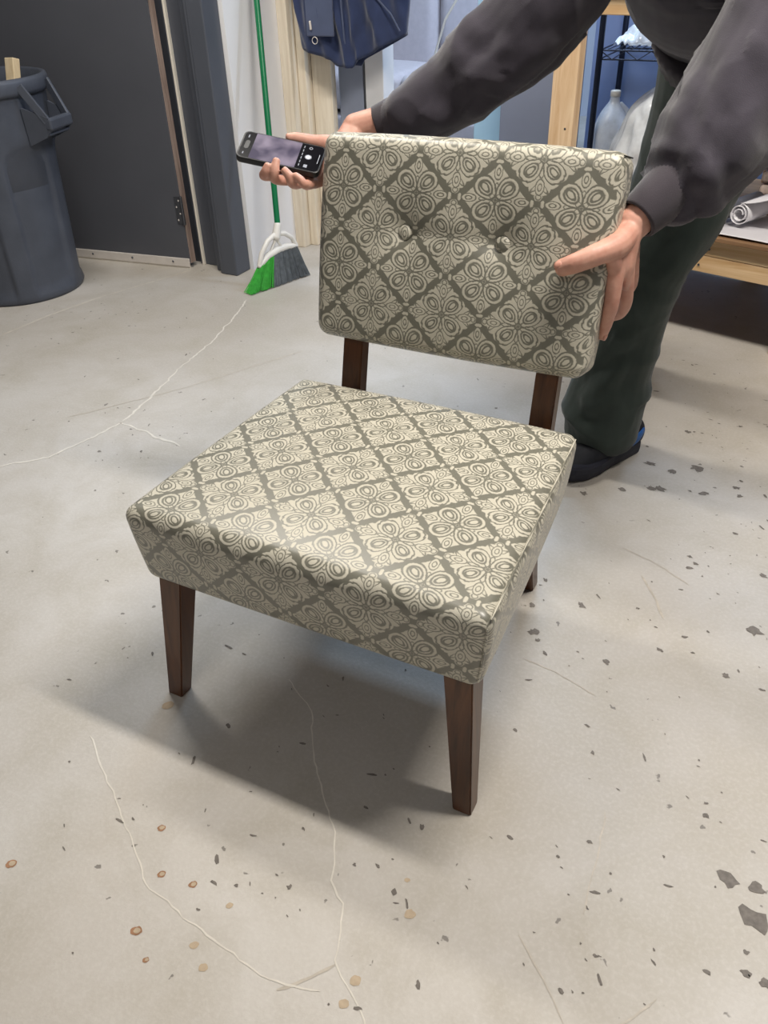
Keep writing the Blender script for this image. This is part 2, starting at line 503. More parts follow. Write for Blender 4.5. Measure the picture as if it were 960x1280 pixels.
def glow(name, c, strength):
    mt, nt, b = new_mat(name)
    b.inputs['Base Color'].default_value = tuple(q * 0.8 for q in c[:3]) + (1,)
    b.inputs['Emission Color'].default_value = c
    b.inputs['Emission Strength'].default_value = strength
    return mt
M['diffuser'] = glow('lamp_diffuser', (1, 0.96, 0.9, 1), 1.5)

# ================================================================== SETTING
def plate(name, x0, x1, y0, y1, z0, z1, mat, bev=0.0, kind='structure', parent=None):
    o = MB().box(((x0 + x1) / 2, (y0 + y1) / 2, (z0 + z1) / 2), (x1 - x0, y1 - y0, z1 - z0), None, bev).build(name, mat, parent)
    if kind: o['kind'] = kind
    return o

floor = plate('floor', -4.2, 3.4, -3.2, 6.2, -0.08, 0.0, M['floor'])
plate('ceiling', -4.2, 3.4, -3.2, 6.2, CEIL, CEIL + 0.08, M['ceiling'])
plate('wall_left', -4.2, -4.08, -3.2, 6.2, 0, CEIL, M['drab_wall'])
plate('wall_right', 3.28, 3.4, -3.2, 6.2, 0, CEIL, M['drab_wall'])
plate('wall_front', -4.08, 3.28, -3.2, -3.08, 0, CEIL, M['drab_wall'])
plate('wall_back', -4.08, 3.28, 6.08, 6.2, 0, CEIL, M['back_wall'])
# wall that holds the charcoal door (door opening x -2.76 .. -1.83)
plate('wall_door', -4.08, -2.82, 2.03, 2.15, 0, CEIL, M['white_wall'])
plate('wall_door_head', -2.82, -1.60, 2.03, 2.15, 2.12, CEIL, M['white_wall'])
# short white return wall behind the broom
plate('wall_return', -1.66, -1.548, 2.10, 2.565, 0, CEIL, M['white_wall'])

# door frame
fr = empty('trim_1', (-1.70, 2.03, 0)); fr['kind'] = 'structure'
def wpart(root, mb, name, mat, smooth=False):
    o = mb.build(name, mat, None, smooth)
    o.parent = root
    o.location = -Vector(root.location)
    return o
wpart(fr, MB().box((-1.735, 2.115, 1.06), (0.17, 0.07, 2.12), None, 0.003), 'jamb', M['frame'])
wpart(fr, MB().box((-1.665, 2.063, 1.06), (0.055, 0.07, 2.12), None, 0.006), 'door_stop', M['frame'])
wpart(fr, MB().box((-1.603, 2.05, 1.06), (0.075, 0.10, 2.12), None, 0.005), 'casing', M['frame'])
wpart(fr, MB().box((-1.643, 2.012, 1.06), (0.022, 0.02, 2.12), None, 0.006), 'casing_bead', M['frame'])
wpart(fr, MB().box((-2.79, 2.09, 1.06), (0.06, 0.12, 2.12), None, 0.005), 'jamb', M['frame'])
wpart(fr, MB().box((-2.19, 2.09, 2.15), (1.26, 0.12, 0.06), None, 0.005), 'head_jamb', M['frame'])
wpart(fr, MB().box((-1.830, 2.125, 1.06), (0.10, 0.05, 2.12)), 'gap_light_block', M['door'])  # dark plate added behind the door edge to keep light out of the gap
wpart(fr, MB().box((-1.795, 2.075, 1.05), (0.009, 0.02, 2.10), None, 0.002), 'weatherstrip', M['weather'])

# door leaf, swung a few degrees into the room about its right edge
dr = empty('door_1', (-1.822, 2.012, 0), (0, 0, math.radians(7.4))); dr['kind'] = 'structure'
MB().box((-0.455, 0.022, 1.065), (0.91, 0.042, 2.09), None, 0.002).build('door_leaf', M['door'], dr)
MB().box((0.0015, 0.024, 1.065), (0.003, 0.036, 2.09)).build('door_edge', M['door_edge'], dr)
sw = MB().box((-0.455, -0.005, 0.024), (0.91, 0.010, 0.036), None, 0.002).build('door_sweep', M['alu'], dr)
MB().box((-0.455, -0.003, 0.005), (0.91, 0.006, 0.010)).build('sweep_rubber', M['weather'], sw)
for sx in (-0.08, -0.29, -0.50, -0.71):
    MB().lathe([(0, -0.0025), (0.004, -0.0022), (0.005, 0)], 10, (sx, -0.0102, 0.026), Matrix.Rotation(math.radians(-90), 3, 'X')).build('screw', M['steel'], sw, True)
for hz in (0.245, 1.07, 1.88):
    hg = MB().tube([(0.006, -0.003, hz - 0.055), (0.006, -0.003, hz + 0.055)], 0.0065, 10).build('hinge', M['steel'], dr, True)
    MB().box((-0.012, -0.0015, hz), (0.03, 0.003, 0.108)).build('hinge_leaf', M['steel'], hg)
    for k in (-0.04, -0.013, 0.013, 0.04):
        MB().lathe([(0, 0.001), (0.003, 0.0008), (0.0036, 0)], 8, (-0.014 + 0.007 * (-1 if k in (-0.04, 0.013) else 1), -0.0031, hz + k), Matrix.Rotation(math.radians(90), 3, 'X')).build('hinge_screw', M['alu'], hg)
kb = MB().lathe([(0.0, 0.06), (0.022, 0.058), (0.028, 0.045), (0.022, 0.03), (0.011, 0.025), (0.011, 0.006), (0.03, 0.005), (0.032, 0)], 20, (-0.85, 0.0, 0.98), Matrix.Rotation(math.radians(90), 3, 'X')).build('door_knob', M['steel'], dr, True)

# lumber at the end of the return wall and the panels beside it
def board(name, x0, x1, y0, y1, z0, z1, mat, label, cat, rz=0, group=None, bev=0.003):
    o = MB().box((0, 0, (z1 - z0) / 2), (x1 - x0, y1 - y0, z1 - z0), None, bev).build(name, mat)
    o.location = ((x0 + x1) / 2, (y0 + y1) / 2, z0); o.rotation_euler = (0, 0, rz)
    return tag(o, label, cat, group)
def sboard(name, *a, **k):
    o = board(name, *a, None, None, **k); o['kind'] = 'structure'; return o
sboard('trim_2', -1.548, -1.500, 2.45, 2.585, 0, CEIL, M['pale_pine'])
sboard('trim_3', -1.499, -1.461, 2.50, 2.589, 0, CEIL, M['pale_pine'])
sboard('trim_4', -1.459, -1.365, 2.545, 2.583, 0, CEIL, M['pale_pine'])
sboard('wall_stub', -1.362, -1.245, 2.60, 2.70, 0, CEIL, M['shade_board_grey'])  # white wall, its bluish shade put into the colour
sboard('trim_5', -1.244, -1.236, 2.60, 2.69, 0, CEIL, M['steel'])
sboard('trim_6', -1.235, -1.150, 2.60, 2.70, 0, CEIL, M['white_wall'])

# lamps' housings
for root, lx, ly in LAMP_OBJS:
    MB().box((0, 0, -0.045), (lx + 0.08, ly + 0.06, 0.09), None, 0.01).build('housing', M['white_plastic'], root)
    MB().box((0, 0, -0.095), (lx, ly, 0.010), None, 0.004).build('diffuser', M['diffuser'], root)

# ================================================================== CHAIR
def cube_grid(hx, hy, hz, r, n_flat, n_edge):
    """six gridded faces of a rounded box; returns per-face arrays of points (nu, nv, 3) with the face id"""
    def axis(h):
        e = [-h + r * k / n_edge for k in range(n_edge)]
        m_ = max(2, int(n_flat * (h / max(hx, hy, hz))))
        mid = [-(h - r) + 2 * (h - r) * k / m_ for k in range(m_ + 1)]
        return e + mid + [-q for q in reversed(e)]
    X, Y, Z = axis(hx), axis(hy), axis(hz)
    faces = {}
    faces['top'] = [[(x, y, hz) for y in Y] for x in X]
    faces['bottom'] = [[(x, y, -hz) for y in reversed(Y)] for x in X]
    faces['front'] = [[(x, -hy, z) for z in Z] for x in X]
    faces['back'] = [[(x, hy, z) for z in reversed(Z)] for x in X]
    faces['right'] = [[(hx, y, z) for z in Z] for y in Y]
    faces['left'] = [[(-hx, y, z) for z in Z] for y in reversed(Y)]
    def rnd(p):
        q = [max(-(h - r), min(h - r, c)) for c, h in zip(p, (hx, hy, hz))]
        d = Vector([a - b for a, b in zip(p, q)])
        if d.length < 1e-9: return Vector(p)
        return Vector(q) + d.normalized() * r
    return {k: [[rnd(p) for p in row] for row in g] for k, g in faces.items()}

def upholster(name, hx, hy, hz, r, deform, uvf, mat, parent, n_flat=60, n_edge=6, matrix=None):
    g = cube_grid(hx, hy, hz, r, n_flat, n_edge)
    V = []; F = []; U = []
    seen = {}
    for k, rows in g.items():
        base = len(V); nu, nv = len(rows), len(rows[0])
        for row in rows:
            for p in row:
                U.append(uvf(k, p)); q = deform(p.copy()); V.append(matrix @ q if matrix else q)
        for i in range(nu - 1):
            for j in range(nv - 1):
                F.append((base + i * nv + j, base + (i + 1) * nv + j, base + (i + 1) * nv + j + 1, base + i * nv + j + 1))
    # per-loop uv, then weld the face borders so shading stays continuous
    me = bpy.data.meshes.new(name)
    me.from_pydata([tuple(v) for v in V], [], F); me.update()
    ul = me.uv_layers.new(name='UVMap')
    idx = np.empty(len(me.loops), dtype=np.int32); me.loops.foreach_get('vertex_index', idx)
    ul.data.foreach_set('uv', np.asarray(U, np.float32)[idx].ravel())
    bm = bmesh.new(); bm.from_mesh(me); bmesh.ops.remove_doubles(bm, verts=bm.verts[:], dist=1e-5)
    bmesh.ops.recalc_face_normals(bm, faces=bm.faces[:]); bm.to_mesh(me); bm.free()
    return link(name, me, mat, parent, True)

chair = empty('slipper_chair', (0, 0, 0))
tag(chair, 'armless slipper chair in grey-green damask with dark wooden legs', 'chair')

# seat: 0.64 wide in front, 0.58 at the back, 0.524 deep
SX, SY, SZ = 0.320, 0.262, 0.074
def seat_def(p):
    x, y, z = p
    ty = (y + SY) / (2 * SY)                      # 0 front .. 1 back
    tz = min(1.0, max(0.0, (z + SZ) / (2 * SZ)))                      # 0 bottom .. 1 top
    fx, fy = 1 - (x / SX) ** 2, 1 - (y / SY) ** 2
    z2 = z + 0.020 * max(fx, 0) ** 0.7 * max(fy, 0) ** 0.7 * tz
    x2 = x * (1 - 0.094 * ty) * (1 - 0.050 * (1 - tz) ** 1.5)
    x2 += math.copysign(0.006 * fy * max(0, 1 - (z / SZ) ** 2), x) * (abs(x) / SX) ** 6
    y2 = y + 0.012 * (1 - tz) * (1 - ty) - 0.010 * (1 - tz) * ty
    y2 -= 0.008 * fx * max(0, 1 - (z / SZ) ** 2) * max(0, -y / SY) ** 6
    return Vector((x2, y2 + SY, z2 + 0.346 + 0.012 * ty))
def seat_uv(k, p):
    x, y, z = p
    if k in ('right', 'left'):
        return (y * 1.0 + (0.05 if k == 'right' else 0.11), z + 0.03)
    v = (y + SY) - (SZ - z) if k in ('top', 'front') else (y + SY) + (SZ - z)
    return (x - 0.135, v + 0.037)
seat = upholster('seat', SX, SY, SZ, 0.021, seat_def, seat_uv, M['fabric'], chair, 70, 6)
# welt seam round the top right edge, and the corner seam
def seam(name, pts, r, parent, mat):
    v, f = tube_data(pts, r, 8, True, 3); o = mesh(name, v, f, mat, parent, True, [(q[0], q[2]) for q in v]); return o
for sgn in (1,):
    pts = [seat_def(Vector((sgn * (SX - 0.0035), y, SZ - 0.0050))) for y in np.linspace(-SY + 0.015, SY - 0.02, 12)]
    seam('top_seam', pts, 0.0015, seat, M['fabric'])
    pts = [seat_def(Vector((sgn * (SX - 0.0055), -SY + 0.0050, z))) for z in np.linspace(SZ - 0.016, -SZ + 0.02, 6)]
    seam('corner_seam', pts, 0.0020, seat, M['fabric'])

# backrest
TILT = math.radians(14.2)
BX, BY, BZ = 0.278, 0.046, 0.187
bmat = Matrix.Translation((0, 0.648, 0.682)) @ Matrix.Rotation(-TILT, 4, 'X')
BUT = [(-0.095, 0.026), (0.095, 0.026)]
def back_def(p):
    x, y, z = p
    fx, fz = max(0, 1 - (x / BX) ** 2), max(0, 1 - (z / BZ) ** 2)
    front = max(0, -y / BY)
    y2 = y - 0.014 * (fx * fz) ** 0.6 * front
    for bx, bz in BUT:
        d2 = (x - bx) ** 2 + (z - bz) ** 2
        y2 += front * (0.006 * math.exp(-d2 / 0.00045) + 0.012 * math.exp(-d2 / 0.0035))
        # pulled fold between buttons and down
    ln = math.exp(-((z - 0.026) / 0.016) ** 2) * (1 if abs(x) < 0.095 else 0)
    y2 += front * 0.003 * ln
    z2 = z + 0.004 * math.copysign(fx, z) * (abs(z) / BZ) ** 4
    x2 = x + 0.004 * math.copysign(fz, x) * (abs(x) / BX) ** 4
    x2 *= 1 + 0.012 * (z / BZ)
    return Vector((x2, y2, z2))
def back_uv(k, p):
    x, y, z = p
    if k in ('left', 'right'): return (y + 0.07, z)
    v = z - (BY + y) if k != 'top' else z + (BY + y)
    return (x, v - 0.028)
backrest = upholster('backrest', BX, BY, BZ, 0.024, back_def, back_uv, M['fabric'], chair, 90, 6, bmat)
for sgn in (1,):
    pts = [bmat @ back_def(Vector((sgn * (BX - 0.006), y, BZ - 0.006))) for y in np.linspace(-BY + 0.012, BY - 0.01, 5)]
    seam('top_seam', pts, 0.0011, backrest, M['dust'])
for i, (bx, bz) in enumerate(BUT):
    y0 = back_def(Vector((bx, -BY, bz))).y
    prof = [(0.0, 0.0042), (0.0075, 0.0039), (0.0120, 0.0028), (0.0142, 0.0006), (0.0147, -0.002), (0.0135, -0.008)]
    mb = MB().lathe(prof, 24, (bx, y0 - 0.0042, bz), Matrix.Rotation(math.radians(90), 3, 'X'))
    vs = [bmat @ Vector(v) for v in mb.v]
    uv = [(v[0] + 0.02 + 0.05 * i, v[2] + 0.035 * i) for v in mb.v]
    mesh('tuft_button', vs, mb.f, M['fabric'], backrest, True, uv)

def taper_leg(name, top, bot, wt, wb, dt, db, parent, mat):
    """square tapered leg between two centre points"""
    v = []
    for (c, w_, d_) in ((bot, wb, db), (top, wt, dt)):
        for sx, sy in ((-1, -1), (1, -1), (1, 1), (-1, 1)):
            v.append((c[0] + sx * w_ / 2, c[1] + sy * d_ / 2, c[2]))
    f = [(3, 2, 1, 0), (4, 5, 6, 7), (0, 1, 5, 4), (1, 2, 6, 5), (2, 3, 7, 6), (3, 0, 4, 7)]
    bm = bmesh.new(); vs = [bm.verts.new(q) for q in v]
    for q in f: bm.faces.new([vs[i] for i in q])
    bmesh.ops.bevel(bm, geom=bm.edges[:], offset=0.002, segments=2, affect='EDGES')
    me = bpy.data.meshes.new(name); bm.to_mesh(me); bm.free()
    return link(name, me, mat, parent)
for sgn in (-1, 1):
    taper_leg('leg', (sgn * 0.266, 0.050, 0.285), (sgn * 0.292, 0.012, 0.0), 0.048, 0.032, 0.048, 0.030, chair, M['leg_wood'])
    taper_leg('leg', (sgn * 0.205, 0.490, 0.30), (sgn * 0.205, 0.585, 0.0), 0.044, 0.034, 0.050, 0.034, chair, M['leg_wood'])
    taper_leg('back_post', (sgn * 0.202, 0.630, 0.62), (sgn * 0.204, 0.562, 0.30), 0.043, 0.044, 0.030, 0.034, chair, M['leg_wood'])
plate('dust_cover', -0.27, 0.27, 0.04, 0.47, 0.268, 0.274, M['dust'], 0, None, chair)
plate('back_rail', -0.22, 0.22, 0.50, 0.575, 0.285, 0.325, M['leg_wood'], 0.002, None, chair)


# ================================================================== PERSON
# stooping behind the chair: left hand grips the backrest edge, right hand holds a phone
def V3(*a): return Vector(a)
PH_C = V3(-0.3681, 0.6392, 0.8288)
PH_L = V3(0.9221, 0.3315, -0.1995).normalized()
PH_S = V3(-0.229, 0.8833, 0.4091).normalized()
PH_N = PH_L.cross(PH_S).normalized()
def ph(l, s, n): return PH_C + PH_L * l + PH_S * s + PH_N * n

pieces = []
def limb(pts, rad, n=20, sub=4, ref=None):
    pieces.append(tube_data([Vector(p) for p in pts], rad, n, True, sub, ref))

HIP_L, HIP_R = (0.385, 1.315, 0.915), (0.285, 1.420, 0.915)
SH_L, SH_R = (0.475, 0.955, 1.115), (0.135, 1.025, 1.195)
# trunk, neck, head (bent forward)
limb([(0.315, 1.375, 0.90), (0.315, 1.32, 0.99), (0.31, 1.18, 1.09), (0.31, 1.04, 1.16), (0.305, 0.965, 1.205)],
     [(0.100, 0.070), (0.105, 0.070), (0.120, 0.080), (0.140, 0.080), (0.085, 0.062)], 24, 4, (1, 0, 0))
limb([SH_L, (0.31, 0.98, 1.175), SH_R], [0.060, 0.070, 0.060], 16, 4)
limb([(0.305, 0.985, 1.20), (0.300, 0.915, 1.265), (0.298, 0.875, 1.30)], [0.060, 0.054, 0.056], 16, 3)
HC = V3(0.295, 0.800, 1.365)                       # head centre
HD = V3(-0.14, -0.72, -0.66).normalized()          # facing: down to the chair
HU = (V3(0, 0, 1) - HD * HD.z).normalized()        # crown direction
HS = HD.cross(HU).normalized()
def hd(f, u, s): return HC + HD * f + HU * u + HS * s
limb([hd(-0.012, 0.085, 0), hd(-0.012, 0.045, 0), hd(-0.008, 0.0, 0), hd(0.008, -0.05, 0), hd(0.022, -0.095, 0)],
     [(0.055, 0.062), (0.074, 0.092), (0.075, 0.090), (0.064, 0.074), (0.038, 0.040)], 24, 4, tuple(HS))
limb([hd(-0.04, -0.03, 0), hd(-0.05, -0.11, 0.0), (0.300, 0.915, 1.265)], [0.058, 0.056, 0.056], 16, 3)
limb([hd(0.080, 0.012, 0), hd(0.096, -0.014, 0), hd(0.106, -0.034, 0)], [0.008, 0.011, 0.014], 12, 3)       # nose
for sgn in (-1, 1):
    limb([hd(0.082, 0.022, sgn * 0.018), hd(0.080, 0.024, sgn * 0.045)], [0.009, 0.007], 10, 2)              # brow
    limb([hd(0.070, -0.012, sgn * 0.040), hd(0.058, -0.020, sgn * 0.052)], [0.016, 0.014], 10, 2)            # cheek
    limb([hd(-0.012, 0.022, sgn * 0.078), hd(-0.020, -0.006, sgn * 0.084), hd(-0.010, -0.032, sgn * 0.076)], [(0.006, 0.014), (0.006, 0.018), (0.005, 0.010)], 12, 3, tuple(HS))
    limb([hd(0.092, -0.034, sgn * 0.010), hd(0.084, -0.036, sgn * 0.016)], [0.008, 0.006], 8, 2)             # nostril wing
limb([hd(0.083, -0.062, -0.022), hd(0.091, -0.060, 0), hd(0.083, -0.062, 0.022)], [0.005, 0.0065, 0.005], 10, 3)   # upper lip
limb([hd(0.080, -0.073, -0.018), hd(0.088, -0.073, 0), hd(0.080, -0.073, 0.018)], [0.005, 0.007, 0.005], 10, 3)    # lower lip
limb([hd(0.060, -0.100, 0), hd(0.066, -0.098, 0)], [0.016, 0.014], 10, 2)                                    # chin
# legs
limb([HIP_L, (0.315, 1.235, 0.71), (0.248, 1.155, 0.515), (0.226, 1.180, 0.33), (0.222, 1.205, 0.08)], [0.085, 0.072, 0.055, 0.050, 0.036])
limb([HIP_R, (0.225, 1.49, 0.71), (0.185, 1.555, 0.50), (0.155, 1.625, 0.30), (0.140, 1.700, 0.08)], [0.085, 0.072, 0.055, 0.050, 0.036])
# arms
limb([SH_L, (0.442, 0.895, 0.995), (0.405, 0.835, 0.885), (0.342, 0.755, 0.805), (0.298, 0.690, 0.753)], [0.052, 0.045, 0.040, 0.036, 0.029])
limb([SH_R, (0.060, 0.965, 1.085), (-0.030, 0.915, 0.990), (-0.175, 0.855, 0.885), (-0.295, 0.800, 0.852)], [0.052, 0.045, 0.040, 0.036, 0.027])

# ---- left hand: thumb over the front of the backrest, fingers down its side and behind
def finger(pts, rad): pieces.append(tube_data([Vector(p) for p in pts], rad, 14, True, 4))
pieces.append(tube_data([V3(0.306, 0.700, 0.768), V3(0.299, 0.690, 0.750), V3(0.297, 0.682, 0.722), V3(0.298, 0.680, 0.694), V3(0.299, 0.682, 0.676)],
                        [(0.030, 0.022), (0.031, 0.021), (0.038, 0.0185), (0.043, 0.016), (0.040, 0.012)], 20, True, 4, (-0.25, 0.95, 0.1)))
finger([(0.293, 0.650, 0.715), (0.2915, 0.634, 0.684), (0.2930, 0.628, 0.636), (0.288, 0.632, 0.600), (0.2815, 0.641, 0.568)], [0.0155, 0.0158, 0.0136, 0.0120, 0.0096])
finger([(0.300, 0.676, 0.710), (0.302, 0.672, 0.680), (0.305, 0.688, 0.622), (0.296, 0.706, 0.590), (0.276, 0.722, 0.572)], [0.014, 0.0145, 0.0128, 0.0112, 0.0090])
finger([(0.301, 0.700, 0.708), (0.304, 0.700, 0.682), (0.303, 0.728, 0.636), (0.286, 0.742, 0.612), (0.262, 0.744, 0.600)], [0.0135, 0.0135, 0.0118, 0.0104, 0.0085])
finger([(0.300, 0.716, 0.710), (0.301, 0.722, 0.688), (0.296, 0.748, 0.656), (0.278, 0.756, 0.640), (0.258, 0.754, 0.632)], [0.011, 0.011, 0.0092, 0.0084, 0.0066])
finger([(0.296, 0.668, 0.744), (0.288, 0.632, 0.732), (0.264, 0.594, 0.725), (0.238, 0.5785, 0.7135), (0.214, 0.5785, 0.702)], [0.021, 0.0220, 0.0185, 0.0170, 0.0152])
finger([(0.284, 0.622, 0.722), (0.288, 0.624, 0.706), (0.290, 0.632, 0.688)], [0.0150, 0.0140, 0.0130])
finger([(0.296, 0.672, 0.735), (0.294, 0.655, 0.712), (0.294, 0.645, 0.692)], [0.020, 0.018, 0.015])          # web of the thumb

# ---- right hand under the phone, palm up, thumb on the far edge
WR = V3(-0.295, 0.800, 0.852)
pieces.append(tube_data([WR, ph(0.100, 0.060, -0.022), ph(0.078, 0.030, -0.031), ph(0.052, 0.004, -0.034), ph(0.030, -0.010, -0.031)],
                        [(0.026, 0.022), (0.032, 0.020), (0.041, 0.017), (0.042, 0.014), (0.036, 0.011)], 20, True, 4, tuple(PH_S - PH_L * 0.6)))
finger([ph(0.100, 0.070, -0.012), ph(0.078, 0.062, -0.004), ph(0.045, 0.055, 0.000), ph(0.020, 0.051, 0.003), ph(0.002, 0.047, 0.004)], [0.019, 0.0175, 0.0125, 0.0112, 0.0085])
finger([ph(0.070, 0.052, -0.022), ph(0.060, 0.048, -0.014), ph(0.045, 0.046, -0.016)], [0.016, 0.013, 0.012])
finger([ph(0.030, -0.002, -0.032), ph(0.010, -0.020, -0.028), ph(-0.020, -0.050, -0.016), ph(-0.018, -0.055, -0.002), ph(-0.014, -0.049, 0.0085)], [0.012, 0.0108, 0.0092, 0.0086, 0.0074])
finger([ph(0.040, -0.012, -0.032), ph(0.024, -0.032, -0.027), ph(0.001, -0.057, -0.012), ph(0.001, -0.056, 0.004), ph(0.000, -0.040, 0.0155)], [0.012, 0.0110, 0.0094, 0.0088, 0.0076])
finger([ph(0.052, -0.020, -0.031), ph(0.040, -0.042, -0.024), ph(0.036, -0.064, -0.006), ph(0.030, -0.062, 0.006), ph(0.020, -0.056, 0.0115)], [0.012, 0.0108, 0.0094, 0.0088, 0.0074])
finger([ph(0.068, -0.026, -0.028), ph(0.062, -0.046, -0.018), ph(0.060, -0.066, -0.002), ph(0.052, -0.065, 0.006), ph(0.042, -0.062, 0.010)], [0.011, 0.0100, 0.0086, 0.0080, 0.0068])

body_me = voxel_union('person', pieces, 0.0024, 4)
body_me.materials.append(M['skin'])
person = link('person', body_me)
tag(person, 'person in charcoal sweatshirt and dark trousers stooping behind the chair, holding a phone', 'person')
print('body verts', len(body_me.vertices))

# eyes, hair
for sgn in (-1, 1):
    e_ = MB().lathe([(0.0, 0.012), (0.006, 0.0104), (0.0104, 0.006), (0.012, 0), (0.0104, -0.006), (0.0, -0.012)], 14)
    o = e_.build('eye', M['white_plastic'], person, True); o.location = hd(0.073, 0.004, sgn * 0.031)
    i_ = MB().lathe([(0.0, 0.0128), (0.003, 0.0124), (0.0055, 0.0108), (0.0055, 0.009)], 12, (0, 0, 0), Matrix((HS, HU, HD)).transposed())
    i_.build('iris', M['hair'], o, True)
hp = [tube_data([hd(-0.018, 0.104, 0), hd(-0.016, 0.066, 0), hd(-0.032, 0.020, 0), hd(-0.045, -0.045, 0)], [(0.060, 0.070), (0.083, 0.101), (0.082, 0.082), (0.055, 0.050)], 24, True, 4, tuple(HS))]
hair_me = voxel_union('hair', hp, 0.004, 2, lambda c: 0.004 * noise.noise(c * 60))
link('hair', hair_me, M['hair'], person)

# nails that show
def nail(tip, prev, up, wd, ln, parent=person):
    tip, prev, up = Vector(tip), Vector(prev), Vector(up)
    d = (tip - prev).normalized(); up = (up - d * up.dot(d)).normalized(); s_ = d.cross(up)
    v = []; f = []
    for i in range(5):
        for j in range(5):
            a = (j - 2) / 2; b = i / 4
            wv = wd * (1 - 0.25 * (2 * b - 1) ** 4)
            v.append(tip + d * (ln * (b - 0.75)) + s_ * (a * wv) + up * (-0.45 * wd * a * a - 0.10 * ln * (b - 0.3) ** 2))
    for i in range(4):
        for j in range(4): f.append((i * 5 + j, i * 5 + j + 1, i * 5 + j + 6, i * 5 + j + 5))
    o = mesh('fingernail', v, f, M['nail'], parent, True)
    md = o.modifiers.new('t', 'SOLIDIFY'); md.thickness = 0.0006
    return o
nail(V3(0.2055, 0.5660, 0.7085), (0.238, 0.5640, 0.7215), (-0.10, -0.85, 0.50), 0.0078, 0.015)
nail(V3(0.2905, 0.6360, 0.5640), (0.299, 0.626, 0.600), (0.9, -0.35, -0.1), 0.0060, 0.012)

# ---- sweatshirt
sp = []
def cloth(lst, pts, rad, n=24, sub=5, ref=None): lst.append(tube_data([Vector(p) for p in pts], rad, n, True, sub, ref))
cloth(sp, [(0.325, 1.335, 0.985), (0.325, 1.26, 1.045), (0.322, 1.14, 1.085), (0.318, 1.04, 1.135), (0.308, 0.965, 1.200)],
      [(0.150, 0.110), (0.168, 0.125), (0.180, 0.130), (0.178, 0.110), (0.090, 0.075)], 30, 5, (1, 0, 0))
cloth(sp, [(0.470, 0.965, 1.115), (0.31, 0.995, 1.165), (0.140, 1.030, 1.190)], [0.085, 0.090, 0.080], 20, 5)
cloth(sp, [SH_L, (0.440, 0.905, 1.010), (0.408, 0.850, 0.920), (0.385, 0.815, 0.866), (0.355, 0.772, 0.818), (0.340, 0.752, 0.798)],
      [0.086, 0.088, 0.085, 0.083, 0.068, 0.046])
cloth(sp, [(0.425, 0.865, 0.900), (0.405, 0.845, 0.842), (0.375, 0.800, 0.800)], [0.055, 0.058, 0.040])           # sagging underside
cloth(sp, [SH_R, (0.058, 0.972, 1.088), (-0.012, 0.925, 1.003), (-0.080, 0.893, 0.945), (-0.140, 0.872, 0.904), (-0.200, 0.845, 0.872), (-0.222, 0.838, 0.862)],
      [0.082, 0.084, 0.082, 0.074, 0.062, 0.050, 0.040])
AX_L = V3(0.17, 0.25, 0.38).normalized(); AX_R = V3(0.38, 0.19, 0.34).normalized()
def fold(c, ax, fa, fr, amp, seed):
    t_ = c.dot(ax); p_ = (c - ax * t_) * fr + ax * (t_ * fa) + Vector((seed, seed * 2, 0))
    n_ = noise.noise(p_); n2_ = noise.noise(p_ * 2.1 + Vector((5, 1, 3)))
    return amp * ((1 - 2.2 * abs(n_)) * 0.8 + 0.35 * n2_)
def crease(c, lines, wd, amp):
    # pressed-in fold lines with a raised lip beside them, measured across the front of the cloth
    out = 0.0
    for pts in lines:
        best = 9.0; side = 1.0
        for (ax, _, az), (bx, _, bz) in zip(pts, pts[1:]):
            dx, dz = bx - ax, bz - az; L2 = dx * dx + dz * dz
            t_ = max(0.0, min(1.0, ((c.x - ax) * dx + (c.z - az) * dz) / L2))
            ex, ez = c.x - ax - t_ * dx, c.z - az - t_ * dz
            d_ = math.hypot(ex, ez)
            if d_ < best: best = d_; side = 1.0 if dx * ez - dz * ex > 0 else -1.0
        if best < wd * 5:
            e0 = min(math.hypot(c.x - pts[0][0], c.z - pts[0][2]), math.hypot(c.x - pts[-1][0], c.z - pts[-1][2]))
            fade = min(1.0, e0 / 0.05); fade *= fade
            out -= fade * amp * math.exp(-(best / wd) ** 2)
            if side > 0: out += fade * amp * 1.1 * math.exp(-((best - wd * 1.9) / (wd * 1.3)) ** 2)
    return out
SL_L = [[(0.378, 0, 1.023), (0.368, 0, 0.97), (0.362, 0, 0.905), (0.359, 0, 0.86)], [(0.409, 0, 0.964), (0.401, 0, 0.903), (0.401, 0, 0.848), (0.407, 0, 0.805)],
        [(0.336, 0, 0.905), (0.341, 0, 0.86), (0.373, 0, 0.811)]]
SL_R = [[(0.01, 0, 1.043), (-0.048, 0, 0.984), (-0.117, 0, 0.92)], [(0.078, 0, 1.051), (0.007, 0, 0.979), (-0.042, 0, 0.929)], [(-0.087, 0, 0.986), (-0.039, 0, 0.97)], [(-0.127, 0, 0.954), (-0.061, 0, 0.932)]]
TR_L = [[(0.315, 0, 0.519), (0.256, 0, 0.533), (0.227, 0, 0.426)], [(0.301, 0, 0.364), (0.231, 0, 0.327), (0.169, 0, 0.258), (0.114, 0, 0.178)],
        [(0.243, 0, 0.504), (0.279, 0, 0.372), (0.25, 0, 0.242), (0.286, 0, 0.146)], [(0.387, 0, 0.698), (0.32, 0, 0.628), (0.274, 0, 0.577)], [(0.13, 0, 0.167), (0.182, 0, 0.149), (0.249, 0, 0.176)]]
def sweat_disp(c):
    if c.x > 0.29 and c.y < 0.755 + 0.75 * (c.z - 0.8): return sweat_base(c) * 0.8 + crease(c, SL_L, 0.016, 0.0065)
    if c.x < 0.10 and c.y < 0.84 + 0.62 * (c.z - 0.86): return sweat_base(c) * 0.9 + crease(c, SL_R, 0.016, 0.0050)
    return sweat_base(c)
